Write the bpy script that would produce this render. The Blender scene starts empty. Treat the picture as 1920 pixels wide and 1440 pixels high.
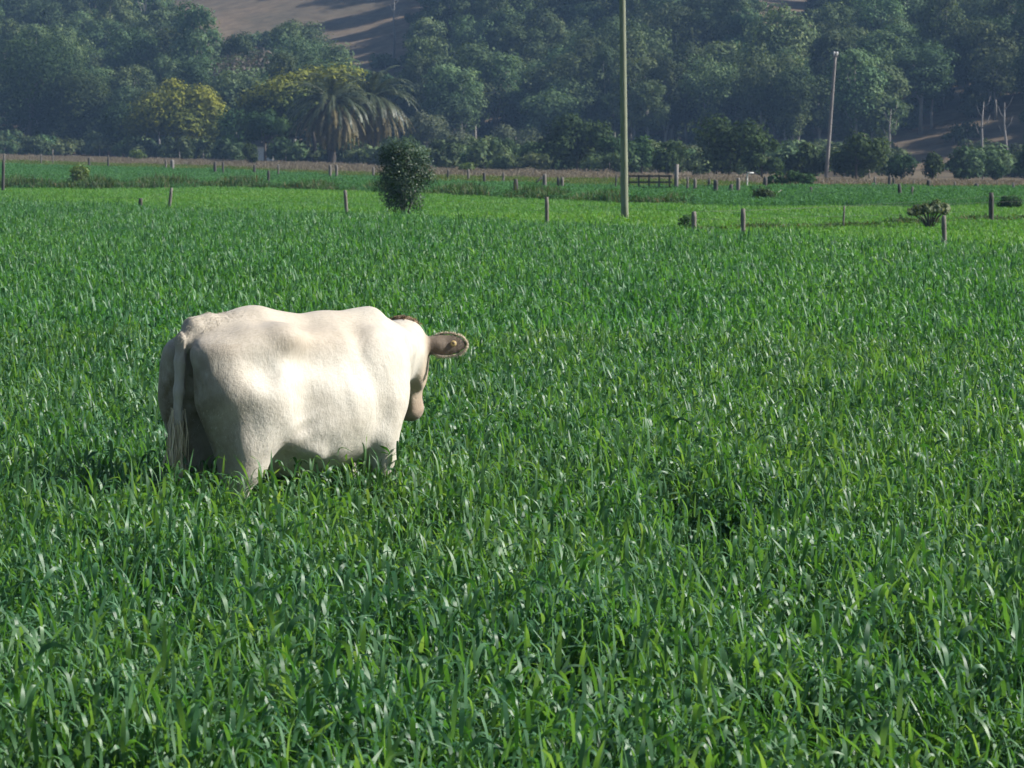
import bpy, math, random
import numpy as np
from mathutils import Vector, Matrix

# ------------------------------------------------------------------ camera, sky, sun, exposure
SC = bpy.context.scene
COL = SC.collection
EYE = 2.45            # eye height above the crop ground (m)
FPX = 6200.0          # focal length in photograph pixels (1920 wide)
HROW = 278.0          # row of the horizon in the photograph
PITCH = math.atan((720 - HROW) / FPX)
cam_d = bpy.data.cameras.new('camera')
cam = bpy.data.objects.new('camera', cam_d); COL.objects.link(cam)
cam.location = (0, 0, EYE)
cam.rotation_euler = (math.pi / 2 - PITCH, 0, 0)
cam_d.sensor_width = 36.0
cam_d.lens = FPX / 1920 * 36.0
cam_d.clip_start = 0.5
cam_d.clip_end = 4000
cam_d.dof.use_dof = True
cam_d.dof.focus_distance = 20.5
cam_d.dof.aperture_fstop = 13.0
SC.camera = cam

SUN_EL, SUN_AZ = math.radians(34), math.radians(85)     # azimuth from +Y towards +X
w = bpy.data.worlds.new('World'); SC.world = w; w.use_nodes = True
wn = w.node_tree.nodes; wl = w.node_tree.links
bg = wn['Background']; bg.inputs[1].default_value = 0.05
sky = wn.new('ShaderNodeTexSky'); sky.sky_type = 'NISHITA'; sky.sun_disc = False
sky.sun_elevation = SUN_EL; sky.sun_rotation = SUN_AZ
wl.new(sky.outputs[0], bg.inputs[0])
sd = bpy.data.lights.new('sun', 'SUN'); sd.energy = 5.0; sd.angle = math.radians(0.53); sd.color = (1, .96, .90)
sun = bpy.data.objects.new('sun', sd); COL.objects.link(sun)
sdir = Vector((math.sin(SUN_AZ) * math.cos(SUN_EL), math.cos(SUN_AZ) * math.cos(SUN_EL), math.sin(SUN_EL)))
sun.rotation_euler = (-sdir).to_track_quat('-Z', 'Y').to_euler()
sun.location = (60, 0, 60)

SC.view_settings.view_transform = 'Standard'; SC.view_settings.look = 'None'
SC.view_settings.gamma = 1; SC.view_settings.use_curve_mapping = False
SC.view_settings.exposure = 0.9
SC.render.engine = 'CYCLES'
cy = SC.cycles
cy.use_denoising = True; cy.denoiser = 'OPENIMAGEDENOISE'
cy.max_bounces = 3; cy.diffuse_bounces = 1; cy.glossy_bounces = 1; cy.transmission_bounces = 2
cy.transparent_max_bounces = 8; cy.volume_bounces = 0
cy.sample_clamp_indirect = 4.0
cy.use_adaptive_sampling = True; cy.adaptive_threshold = .03

# ------------------------------------------------------------------ helpers
RNG = np.random.default_rng(7)

def sstep(a, b, x):
    t = np.clip((np.asarray(x, float) - a) / (b - a), 0, 1); return t * t * (3 - 2 * t)

def hill_foot(x):
    return 432 - 0.75 * np.clip(x, -90, 70) + 12 * np.sin(np.asarray(x) * .035 + 1)

def zg(x, y):
    """terrain height"""
    x = np.asarray(x, float); y = np.asarray(y, float)
    t = sstep(95, 400, y)
    z = t * (0.22 - 0.017 * np.clip(x, -110, 110))
    z = z + .05 * np.sin(x * .31 + y * .11) * np.sin(y * .17 + 1.3) * sstep(14, 40, y)
    d = np.maximum(0, y - hill_foot(x))
    slope = .17 + .022 * np.sin(x * .021 + 2.2) + .012 * np.sin(x * .05 + y * .012)
    h = slope * d * d / (d + 22)
    h = 165 * np.tanh(h / 165)
    h = h + sstep(10, 120, d) * (1.8 * np.sin(x * .045 + y * .013) + 1.2 * np.sin(y * .05 - x * .022))
    return z + h

CP, SP = math.cos(PITCH), math.sin(PITCH)
def ray(px, py):
    a = (px - 960) / FPX; b = (720 - py) / FPX
    v = np.array([a, CP + b * SP, -SP + b * CP])
    return v / v[1]                                   # per metre of y
YS = np.concatenate([np.arange(8, 60, .1), np.arange(60, 900, .4)])
def ground_at(px, py, dz=0.0):
    """the ground point (plus dz) that a photograph pixel looks at"""
    r = ray(px, py)
    zz = EYE + r[2] * YS - (zg(r[0] * YS, YS) + dz)
    k = np.argmax(zz < 0) if (zz < 0).any() else len(YS) - 1
    Y = YS[k]
    if k > 0 and zz[k] < 0:
        a, b = zz[k - 1], zz[k]; Y = YS[k - 1] + (YS[k] - YS[k - 1]) * a / (a - b)
    return np.array([r[0] * Y, Y, float(zg(r[0] * Y, Y))])
def project(x, y, z):
    z = np.asarray(z, float) - EYE
    d = y * CP - z * SP; u = y * SP + z * CP
    return 960 + FPX * x / d, 720 - FPX * u / d

# zone borders on the ground, read as rows of the photograph at a few columns
COLS = np.arange(-700, 2700, 50)
def border(pts, dz):
    c, r = zip(*pts)
    rr = np.interp(COLS, c, r)
    lo = (r[1] - r[0]) / (c[1] - c[0]); hi = (r[-1] - r[-2]) / (c[-1] - c[-2])
    rr = np.where(COLS < c[0], r[0] + .3 * lo * (COLS - c[0]), rr)
    rr = np.where(COLS > c[-1], r[-1] + .5 * hi * (COLS - c[-1]), rr)
    return np.array([ground_at(a, b, dz)[1] for a, b in zip(COLS, rr)])
YA = border([(0, 380), (650, 404), (1025, 421), (1394, 442), (1770, 460)], .38)
YB = border([(0, 354), (450, 351), (700, 359), (966, 368), (1150, 379), (1430, 387), (1920, 384)], .08)
YC = border([(0, 311), (400, 323), (640, 335), (800, 346), (1000, 352), (1300, 360), (1480, 355), (1920, 360)], .1)
YC2 = border([(0, 303), (400, 314), (640, 325), (850, 331), (1150, 338), (1350, 343), (1480, 349), (1920, 353)], .1)
YD = border([(0, 290), (400, 300), (640, 308), (850, 318), (1150, 326), (1540, 337), (1920, 339)], .3)
def border_at(tab, x, y):
    return np.interp(960 + FPX * np.asarray(x) / np.maximum(y, 1), COLS, tab)

def tag(o, label=None, cat=None, group=None, kind=None):
    if label: o['label'] = label
    if cat: o['category'] = cat
    if group: o['group'] = group
    if kind: o['kind'] = kind
    return o
def mesh(name, V, F, smooth=False):
    me = bpy.data.meshes.new(name)
    me.from_pydata([tuple(v) for v in V], [], [tuple(f) for f in F])
    if smooth: me.polygons.foreach_set('use_smooth', [True] * len(me.polygons))
    me.update(); return me
def fast_mesh(name, V, Q, smooth=False, attrs=None):
    """V (n,3), Q (m,4) quads; attrs: name -> (n,) floats"""
    me = bpy.data.meshes.new(name)
    V = np.asarray(V, np.float32); Q = np.asarray(Q, np.int32)
    me.vertices.add(len(V)); me.vertices.foreach_set('co', V.ravel())
    k = Q.shape[1]
    me.loops.add(Q.size); me.loops.foreach_set('vertex_index', Q.ravel())
    me.polygons.add(len(Q)); me.polygons.foreach_set('loop_start', np.arange(0, Q.size, k, dtype=np.int32))
    if smooth: me.polygons.foreach_set('use_smooth', np.ones(len(Q), bool))
    me.update(calc_edges=True)
    for n, a in (attrs or {}).items():
        at = me.attributes.new(n, 'FLOAT', 'POINT'); at.data.foreach_set('value', np.asarray(a, np.float32))
    return me
def obj(name, me, mat=None, parent=None, loc=(0, 0, 0)):
    o = bpy.data.objects.new(name, me); COL.objects.link(o)
    o.location = loc
    if mat is not None and me is not None and not me.materials: me.materials.append(mat)
    if parent is not None: o.parent = parent
    return o
def empty(name, loc, label, cat, group=None, rz=0):
    o = bpy.data.objects.new(name, None); COL.objects.link(o)
    o.location = tuple(float(c) for c in loc); o.rotation_euler = (0, 0, rz); o.empty_display_size = .3
    return tag(o, label, cat, group)

class MB:
    """collects tubes and boxes for one mesh"""
    def __init__(s): s.V, s.F = [], []
    def tube(s, pts, radii, n=8, cap=True):
        pts = [Vector(p) for p in pts]; b0 = len(s.V)
        for i, p in enumerate(pts):
            t = (pts[min(i + 1, len(pts) - 1)] - pts[max(i - 1, 0)]).normalized()
            ref = Vector((1, 0, 0)) if abs(t.x) < .8 else Vector((0, 1, 0))
            u = t.cross(ref).normalized(); v = t.cross(u)
            for k in range(n):
                a = 2 * math.pi * k / n
                s.V.append(p + (u * math.cos(a) + v * math.sin(a)) * radii[i])
        for i in range(len(pts) - 1):
            for k in range(n):
                a = b0 + i * n + k; b = b0 + i * n + (k + 1) % n
                s.F.append((a, b, b + n, a + n))
        if cap:
            s.F.append(tuple(b0 + k for k in range(n))[::-1]); e = b0 + (len(pts) - 1) * n
            s.F.append(tuple(e + k for k in range(n)))
        return s
    def box(s, c, d, M=None):
        b0 = len(s.V)
        for sx in (-1, 1):
            for sy in (-1, 1):
                for sz in (-1, 1):
                    v = Vector((sx * d[0] / 2, sy * d[1] / 2, sz * d[2] / 2))
                    if M is not None: v = M @ v
                    s.V.append(Vector(c) + v)
        for f in ((0, 1, 3, 2), (4, 6, 7, 5), (0, 4, 5, 1), (2, 3, 7, 6), (0, 2, 6, 4), (1, 5, 7, 3)):
            s.F.append(tuple(b0 + i for i in f))
        return s
    def build(s, name, mat, parent=None, smooth=False, loc=(0, 0, 0)):
        return obj(name, mesh(name, s.V, s.F, smooth), mat, parent, loc)

# ------------------------------------------------------------------ materials
def nodes(name):
    m = bpy.data.materials.new(name); m.use_nodes = True
    t = m.node_tree; return m, t, t.nodes, t.links, t.nodes['Principled BSDF']
def rgba(c): return (c[0], c[1], c[2], 1)
def ramp(nd, stops):
    r = nd.new('ShaderNodeValToRGB'); e = r.color_ramp.elements
    while len(e) < len(stops): e.new(.5)
    for k, (p, c) in enumerate(stops): e[k].position = p; e[k].color = rgba(c)
    return r
def noise(nd, ln, scale, detail=4, coord=None, rough=.55):
    n = nd.new('ShaderNodeTexNoise'); n.inputs['Scale'].default_value = scale
    n.inputs['Detail'].default_value = detail; n.inputs['Roughness'].default_value = rough
    if coord is not None: ln.new(coord, n.inputs['Vector'])
    return n
def mixc(nd, ln, f, a, b, mode='MIX'):
    m = nd.new('ShaderNodeMix'); m.data_type = 'RGBA'; m.blend_type = mode
    for s, v in ((m.inputs[0], f), (m.inputs[6], a), (m.inputs[7], b)):
        if hasattr(v, 'links'): ln.new(v, s)
        elif isinstance(v, (int, float)): s.default_value = v
        else: s.default_value = rgba(v)
    return m.outputs[2]

def leaf_mat(name, stops, trans=.35, tcol=(1.5, 1.7, .5), rough=.45, spec=.4, patch=None, pscale=.06, objrand=0.0):
    """foliage: colour by the per-leaf attribute 'v', light passes through the blade"""
    m, t, nd, ln, p = nodes(name)
    at = nd.new('ShaderNodeAttribute'); at.attribute_name = 'v'
    r = ramp(nd, stops); ln.new(at.outputs['Fac'], r.inputs[0])
    col = r.outputs[0]
    if patch is not None:
        g = nd.new('ShaderNodeNewGeometry'); n = noise(nd, ln, pscale, 3, g.outputs['Position'])
        q = ramp(nd, [(.38, (0, 0, 0)), (.66, (1, 1, 1))]); ln.new(n.outputs[0], q.inputs[0])
        col = mixc(nd, ln, q.outputs[0], col, mixc(nd, ln, 1.0, col, patch, 'MULTIPLY'))
    if objrand:
        oi = nd.new('ShaderNodeObjectInfo')
        hs = nd.new('ShaderNodeHueSaturation')
        mr = nd.new('ShaderNodeMapRange'); mr.inputs[3].default_value = 1 - objrand; mr.inputs[4].default_value = 1 + objrand
        ln.new(oi.outputs['Random'], mr.inputs[0]); ln.new(mr.outputs[0], hs.inputs['Value'])
        mr2 = nd.new('ShaderNodeMapRange'); mr2.inputs[3].default_value = .47; mr2.inputs[4].default_value = .53
        mu = nd.new('ShaderNodeMath'); mu.operation = 'FRACT'
        mm = nd.new('ShaderNodeMath'); mm.operation = 'MULTIPLY'; mm.inputs[1].default_value = 7.31
        ln.new(oi.outputs['Random'], mm.inputs[0]); ln.new(mm.outputs[0], mu.inputs[0]); ln.new(mu.outputs[0], mr2.inputs[0])
        ln.new(mr2.outputs[0], hs.inputs['Hue']); ln.new(col, hs.inputs['Color']); col = hs.outputs[0]
    ln.new(col, p.inputs['Base Color'])
    p.inputs['Roughness'].default_value = rough
    p.inputs['Specular IOR Level'].default_value = spec
    if trans > 0:
        tr = nd.new('ShaderNodeBsdfTranslucent')
        ln.new(mixc(nd, ln, 1.0, col, tcol, 'MULTIPLY'), tr.inputs[0])
        mx = nd.new('ShaderNodeMixShader'); mx.inputs[0].default_value = trans
        ln.new(p.outputs[0], mx.inputs[1]); ln.new(tr.outputs[0], mx.inputs[2])
        ln.new(mx.outputs[0], nd['Material Output'].inputs[0])
    return m

def wood_mat(name, a, b, stretch=12.0, rough=.85):
    m, t, nd, ln, p = nodes(name)
    tc = nd.new('ShaderNodeTexCoord'); mp = nd.new('ShaderNodeMapping')
    mp.inputs['Scale'].default_value = (stretch, stretch, stretch * .12); ln.new(tc.outputs['Object'], mp.inputs[0])
    n = noise(nd, ln, 1.6, 6, mp.outputs[0], .65)
    r = ramp(nd, [(.3, a), (.7, b)]); ln.new(n.outputs[0], r.inputs[0])
    ln.new(r.outputs[0], p.inputs['Base Color']); p.inputs['Roughness'].default_value = rough
    bm = nd.new('ShaderNodeBump'); bm.inputs['Strength'].default_value = .5; bm.inputs['Distance'].default_value = .02
    ln.new(n.outputs[0], bm.inputs['Height']); ln.new(bm.outputs[0], p.inputs['Normal'])
    return m
def plain_mat(name, c, rough=.7, var=.25, scale=6.0):
    m, t, nd, ln, p = nodes(name)
    tc = nd.new('ShaderNodeTexCoord'); n = noise(nd, ln, scale, 5, tc.outputs['Object'])
    r = ramp(nd, [(.3, [x * (1 - var) for x in c]), (.7, [min(1, x * (1 + var)) for x in c])])
    ln.new(n.outputs[0], r.inputs[0]); ln.new(r.outputs[0], p.inputs['Base Color']); p.inputs['Roughness'].default_value = rough
    return m

M = {}
M['crop'] = leaf_mat('oat_leaf', [(0, (.032, .110, .038)), (.35, (.074, .186, .066)), (.7, (.122, .238, .104)), (.97, (.17, .29, .14)), (1, (.18, .29, .14))],
                       .42, (1.6, 1.52, .34), .46, .42, patch=(.70, .86, 1.0), pscale=.45)
M['crop_mid'] = leaf_mat('oat_leaf_fine', [(0, (.030, .100, .034)), (.5, (.082, .215, .075)), (1, (.17, .30, .13))], .40, (1.5, 1.6, .32), .50, .36, patch=(.70, .85, 1.02), pscale=.35)
M['crop_far'] = leaf_mat('distant_crop_leaf', [(0, (.055, .150, .055)), (1, (.095, .215, .080))], .3, (1.3, 1.5, .5), .75, .1)
M['pasture'] = leaf_mat('pasture_blade', [(0, (.085, .215, .038)), (.7, (.120, .275, .052)), (1, (.19, .29, .08))],
                        .40, (1.4, 1.5, .4), .55, .3, patch=(.75, .85, 1.1), pscale=.05)
M['dry'] = leaf_mat('dry_grass_blade', [(0, (.13, .110, .075)), (.6, (.20, .172, .125)), (1, (.28, .245, .18))], .25, (1.1, 1, .8), .8, .1)
M['olive'] = leaf_mat('rough_grass_blade', [(0, (.06, .12, .022)), (.6, (.10, .16, .03)), (1, (.17, .17, .06))], .3, (1.3, 1.3, .5), .7, .2)
M['weed'] = leaf_mat('weed_leaf', [(0, (.035, .085, .022)), (.65, (.06, .13, .035)), (.9, (.12, .13, .055)), (1, (.17, .14, .08))], .25, (1.3, 1.3, .5), .7, .2)
M['bark'] = wood_mat('bark', (.05, .042, .035), (.13, .11, .09), 3)
M['pale_bark'] = wood_mat('pale_bark', (.20, .185, .165), (.36, .34, .31), 3)
M['post'] = wood_mat('weathered_post_wood', (.09, .08, .07), (.20, .18, .16), 14)
M['dark_post'] = wood_mat('dark_post_wood', (.03, .028, .025), (.075, .07, .062), 14)
M['pole'] = wood_mat('pole_wood', (.13, .15, .10), (.24, .25, .18), 8)
M['grey_pole'] = wood_mat('grey_pole_wood', (.13, .12, .115), (.26, .24, .225), 8)
M['wire'] = plain_mat('fence_wire', (.10, .095, .09), .7)
M['white'] = plain_mat('white_paint', (.78, .78, .76), .6, .06)

# ------------------------------------------------------------------ ground and hill (one terrain each)
def grid_mesh(name, xs, ys, zoff=0.0):
    X, Y = np.meshgrid(xs, ys); Z = zg(X, Y) + zoff
    V = np.stack([X, Y, Z], -1).reshape(-1, 3); nx, ny = len(xs), len(ys)
    i = np.arange((nx - 1) * (ny - 1)); r, c = i // (nx - 1), i % (nx - 1); a = r * nx + c
    return V, np.stack([a, a + 1, a + nx + 1, a + nx], -1)
xs = np.concatenate([np.linspace(-640, -125, 26), np.arange(-120, 121, 2.5), np.linspace(125, 640, 26)])
ys = np.concatenate([np.linspace(-160, 0, 9), np.arange(4, 560, 2.5), np.linspace(562, 1300, 110)])
V, Q = grid_mesh('ground', xs, ys)
x, y = V[:, 0], V[:, 1]
zone = np.zeros(len(V))                                   # 0 crop soil, 1 pasture, 2 far crop, 3 rough, 4 dry, 5 hill
front = y > 20
for k, tab in ((1, YA), (2, YB), (3, YC), (4, YC2)):
    zone = np.where(front & (y > border_at(tab, x, np.maximum(y, 20))), k, zone)
zone = np.where(y > hill_foot(x) + 8, 5, zone)
gm, t, nd, ln, p = nodes('ground_cover')
at = nd.new('ShaderNodeAttribute'); at.attribute_name = 'zone'
mr = nd.new('ShaderNodeMath'); mr.operation = 'DIVIDE'; mr.inputs[1].default_value = 5.0; ln.new(at.outputs['Fac'], mr.inputs[0])
r = ramp(nd, [(0, (.030, .045, .018)), (.2, (.050, .130, .022)), (.4, (.030, .085, .030)), (.6, (.08, .12, .03)), (.8, (.13, .105, .07)), (1, (.165, .130, .094))])
ln.new(mr.outputs[0], r.inputs[0])
g = nd.new('ShaderNodeNewGeometry'); n1 = noise(nd, ln, .35, 6, g.outputs['Position'], .7)
n2 = noise(nd, ln, .03, 4, g.outputs['Position'], .6)
q1 = ramp(nd, [(.3, (.6, .6, .6)), (.7, (1.25, 1.25, 1.2))]); ln.new(n1.outputs[0], q1.inputs[0])
q2 = ramp(nd, [(.35, (.75, .8, .8)), (.65, (1.2, 1.12, 1.05))]); ln.new(n2.outputs[0], q2.inputs[0])
ln.new(mixc(nd, ln, 1.0, mixc(nd, ln, 1.0, r.outputs[0], q1.outputs[0], 'MULTIPLY'), q2.outputs[0], 'MULTIPLY'), p.inputs['Base Color'])
p.inputs['Roughness'].default_value = .95; p.inputs['Specular IOR Level'].default_value = .1
ground = obj('ground', fast_mesh('ground', V, Q, True, {'zone': zone}), gm)
tag(ground, 'flat farm paddocks rising into the wooded hillside', 'ground', kind='structure')

# ------------------------------------------------------------------ grass and crop (stuff, scattered with geometry nodes)
def blades(rng, base, phi, th0, th1, L, W, nseg=6, twist=None, v=None, pw=1.3, bend=None):
    """arching leaf blades; every argument is an array over the leaves"""
    n = len(L); s = np.linspace(0, 1, nseg + 1)
    f_ = s[None] ** pw if bend is None else sstep(0, 1, np.clip((s[None] - bend[:, None]) / .5 + .5, 0, 1))
    th = th0[:, None] + (th1 - th0)[:, None] * f_
    dl = (L / nseg)[:, None]
    hor = np.concatenate([np.zeros((n, 1)), np.cumsum(np.sin((th[:, 1:] + th[:, :-1]) / 2) * dl, 1)], 1)
    ver = np.concatenate([np.zeros((n, 1)), np.cumsum(np.cos((th[:, 1:] + th[:, :-1]) / 2) * dl, 1)], 1)
    d = np.stack([np.cos(phi), np.sin(phi)], -1)
    P = np.zeros((n, nseg + 1, 3))
    P[..., 0] = base[:, None, 0] + d[:, None, 0] * hor; P[..., 1] = base[:, None, 1] + d[:, None, 1] * hor
    P[..., 2] = base[:, None, 2] + ver
    side = np.zeros((n, nseg + 1, 3)); side[..., 0] = -d[:, None, 1]; side[..., 1] = d[:, None, 0]
    nrm = np.zeros_like(side)                              # blade normal
    nrm[..., 0] = -np.cos(th) * d[:, None, 0]; nrm[..., 1] = -np.cos(th) * d[:, None, 1]; nrm[..., 2] = np.sin(th)
    tw = (twist if twist is not None else np.zeros(n))[:, None] * s[None]
    sd_ = side * np.cos(tw)[..., None] + nrm * np.sin(tw)[..., None]
    prof = np.minimum(1, .55 + 1.6 * s) * (1 - s ** 2.6) + .03
    hw = (W / 2)[:, None] * prof[None]
    Vv = np.stack([P - sd_ * hw[..., None], P + sd_ * hw[..., None]], 2)     # n, seg+1, 2, 3
    base_i = (np.arange(n) * (nseg + 1) * 2)[:, None] + (np.arange(nseg) * 2)[None]
    Qd = np.stack([base_i, base_i + 1, base_i + 3, base_i + 2], -1).reshape(-1, 4)
    vv = np.repeat(v if v is not None else rng.random(n), (nseg + 1) * 2)
    return Vv.reshape(-1, 3), Qd, vv
def join(parts):
    Vs, Qs, As, o = [], [], [], 0
    for a, b, c in parts: Vs.append(a); Qs.append(b + o); As.append(c); o += len(a)
    return np.concatenate(Vs), np.concatenate(Qs), np.concatenate(As)

def oat_patch(seed, radius, ntill, nleaf, width, nseg, hmul=1.0):
    rng = np.random.default_rng(seed)
    rr = radius * np.sqrt(rng.random(ntill)); aa = rng.random(ntill) * 2 * np.pi
    tx, ty = rr * np.cos(aa), rr * np.sin(aa); th = rng.uniform(.26, .46, ntill) * hmul
    lean = rng.normal(0, .05, (ntill, 2))
    k = ntill * nleaf; ti = np.repeat(np.arange(ntill), nleaf); lv = np.tile(np.arange(nleaf), ntill) / max(1, nleaf - 1)
    hz = th[ti] * (.38 + .64 * lv) * rng.uniform(.85, 1.1, k)
    base = np.stack([tx[ti] + lean[ti, 0] * hz * 3, ty[ti] + lean[ti, 1] * hz * 3, hz], -1)
    phi = np.repeat(rng.random(ntill) * 6.28, nleaf) + np.tile(np.arange(nleaf) * 2.6, ntill) + rng.normal(0, .45, k)
    th0 = rng.uniform(.15, 1.05, k); th1 = np.where(rng.random(k) < .82, rng.uniform(1.6, 2.9, k), rng.uniform(.5, 1.4, k))
    L = rng.uniform(.07, .17, k) * (.85 + .3 * lv) * hmul; W = width * rng.uniform(.6, 1.25, k)
    top = lv > .95
    th0 = np.where(top, rng.uniform(.02, .5, k), th0); th1 = np.where(top & (rng.random(k) < .35), rng.uniform(.2, 1.5, k), th1)
    a = blades(rng, base, phi, th0, th1, L, W, nseg, rng.normal(0, .8, k), np.clip(rng.normal(.42, .25, k), 0, 1), bend=rng.uniform(.3, .7, k))
    st = np.stack([tx, ty, np.zeros(ntill)], -1)
    b = blades(rng, st, rng.random(ntill) * 6.28, np.abs(rng.normal(0, .08, ntill)), np.abs(rng.normal(0, .1, ntill)), th * 1.05,
               np.full(ntill, width * .45), 2, None, np.full(ntill, .2))
    return join([a, b])
def tuft_patch(seed, radius, n, h, width, nseg, droop=1.0):
    rng = np.random.default_rng(seed)
    rr = radius * np.sqrt(rng.random(n)); aa = rng.random(n) * 6.28
    base = np.stack([rr * np.cos(aa), rr * np.sin(aa), np.zeros(n) - .01], -1)
    return blades(rng, base, rng.random(n) * 6.28, np.abs(rng.normal(0, .25, n)), rng.uniform(.3, 1.9, n) * droop,
                  h * rng.uniform(.5, 1.2, n), width * rng.uniform(.6, 1.3, n), nseg, rng.normal(0, .8, n))

def scatter(name, label, cat, pts, variants, mat, scl, seed):
    """one stuff object: geometry nodes place the patches on a cloud of points"""
    lib = bpy.data.collections.new(name + '_patches')
    for i, (a, b, c) in enumerate(variants):
        me = fast_mesh(name + '_patch', a, b, True, {'v': c}); me.materials.append(mat)
        lib.objects.link(bpy.data.objects.new(name + '_patch', me))
    rng = np.random.default_rng(seed); n = len(pts)
    me = bpy.data.meshes.new(name); me.vertices.add(n); me.vertices.foreach_set('co', np.asarray(pts, np.float32).ravel())
    for nm, ty, val in (('rot', 'FLOAT_VECTOR', np.stack([rng.normal(0, .05, n), rng.normal(0, .05, n), rng.random(n) * 6.28], -1)),
                        ('scl', 'FLOAT_VECTOR', np.asarray(scl, np.float32)), ('pick', 'INT', rng.integers(0, len(variants), n))):
        a = me.attributes.new(nm, ty, 'POINT')
        a.data.foreach_set('vector' if ty == 'FLOAT_VECTOR' else 'value', np.asarray(val, np.float32 if ty != 'INT' else np.int32).ravel())
    o = obj(name, me); tag(o, label, cat, kind='stuff')
    ng = bpy.data.node_groups.new(name + '_scatter', 'GeometryNodeTree')
    ng.interface.new_socket('Geometry', in_out='INPUT', socket_type='NodeSocketGeometry')
    ng.interface.new_socket('Geometry', in_out='OUTPUT', socket_type='NodeSocketGeometry')
    N, L = ng.nodes, ng.links
    gi, go = N.new('NodeGroupInput'), N.new('NodeGroupOutput')
    ci = N.new('GeometryNodeCollectionInfo'); ci.inputs[0].default_value = lib
    ci.inputs['Separate Children'].default_value = True; ci.inputs['Reset Children'].default_value = True
    ip = N.new('GeometryNodeInstanceOnPoints'); ip.inputs['Pick Instance'].default_value = True
    def attr(nm, ty):
        q = N.new('GeometryNodeInputNamedAttribute'); q.data_type = ty; q.inputs[0].default_value = nm; return q.outputs[0]
    er = N.new('FunctionNodeEulerToRotation'); L.new(attr('rot', 'FLOAT_VECTOR'), er.inputs[0])
    L.new(gi.outputs[0], ip.inputs['Points']); L.new(ci.outputs[0], ip.inputs['Instance'])
    L.new(attr('pick', 'INT'), ip.inputs['Instance Index']); L.new(er.outputs[0], ip.inputs['Rotation'])
    L.new(attr('scl', 'FLOAT_VECTOR'), ip.inputs['Scale']); L.new(ip.outputs[0], go.inputs[0])
    md = o.modifiers.new('scatter', 'NODES'); md.node_group = ng
    return o

def fan_points(rng, y0, y1, dens, margin, spread=.162):
    """even random points over the fan of ground the camera can look at, wider by a margin"""
    A = spread * (y1 * y1 - y0 * y0) + 2 * margin * (y1 - y0); n = int(A * dens)
    yy = np.sqrt(rng.random(int(n * 1.3)) * (y1 * y1 - y0 * y0) + y0 * y0)
    keep = rng.random(len(yy)) < 1.0
    yy = yy[keep][:n]; hw = spread * yy + margin
    return (rng.random(len(yy)) * 2 - 1) * hw, yy
def wob(x, y, f, ph=0):
    return np.sin(x * f + ph) * np.sin(y * f * 1.13 + 1.7 * ph) + .5 * np.sin(x * f * 2.3 + y * f * 1.7 + ph)

rng = np.random.default_rng(3)
# the crop the cow stands in
near_v = [oat_patch(10 + i, .32, 52, 7, .0172, 6) for i in range(7)]
mid_v = [oat_patch(30 + i, .55, 80, 4, .022, 4) for i in range(6)]
x, y = fan_points(rng, 7.5, 34, 6.0, 1.5)
h = 1.20 + .05 * wob(x, y, .9) + .05 * wob(x, y, 3.1, 2) + rng.normal(0, .06, len(x))
sc = rng.uniform(.9, 1.15, len(x))
scatter('oat_crop', 'lush blue-green cereal crop filling the field around the cow', 'crop', np.stack([x, y, zg(x, y)], -1), near_v, M['crop'],
        np.stack([sc, sc, h], -1), 1)
x, y = fan_points(rng, 32.5, 165, 2.8, 4)
k = y < border_at(YA, x, y) + 3 * wob(x, y, .15); x, y = x[k], y[k]
h = (1.14 + .06 * wob(x, y, .5) + rng.normal(0, .13, len(x))) * (1 - .35 * sstep(-14, 6, y - border_at(YA, x, y)))
sc = rng.uniform(.9, 1.2, len(x))
scatter('distant_oat_crop', 'finer far part of the crop running up to the near fence', 'crop', np.stack([x, y, zg(x, y)], -1), mid_v, M['crop_mid'],
        np.stack([sc, sc, h], -1), 2)
# grazed pasture beyond the near fence
past_v = [tuft_patch(50 + i, .8, 130, .14, .03, 3) for i in range(5)]
x, y = fan_points(rng, 70, 260, 2.0, 6)
k = (y > border_at(YA, x, y) - 4 + 3 * wob(x, y, .15)) & (y < border_at(YB, x, y) + 1.5 * wob(x, y, .2)); x, y = x[k], y[k]
sc = rng.uniform(.8, 1.3, len(x))
scatter('pasture_grass', 'short bright green grazed grass between the two fences', 'grass', np.stack([x, y, zg(x, y)], -1), past_v, M['pasture'],
        np.stack([sc, sc, sc * (1 + .3 * wob(x, y, .3))], -1), 3)
# second crop paddock
far_v = [oat_patch(70 + i, 1.0, 130, 3, .05, 3, .85) for i in range(5)]
x, y = fan_points(rng, 100, 420, 1.0, 8)
k = (y > border_at(YB, x, y) + 1.5 * wob(x, y, .2)) & (y < border_at(YC, x, y)); x, y = x[k], y[k]
sc = rng.uniform(.9, 1.3, len(x))
scatter('far_paddock_crop', 'dark green low crop in the paddock beyond the pasture', 'crop', np.stack([x, y, zg(x, y)], -1), far_v, M['crop_far'],
        np.stack([sc, sc, sc * (.75 + .1 * wob(x, y, .2))], -1), 4)
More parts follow.
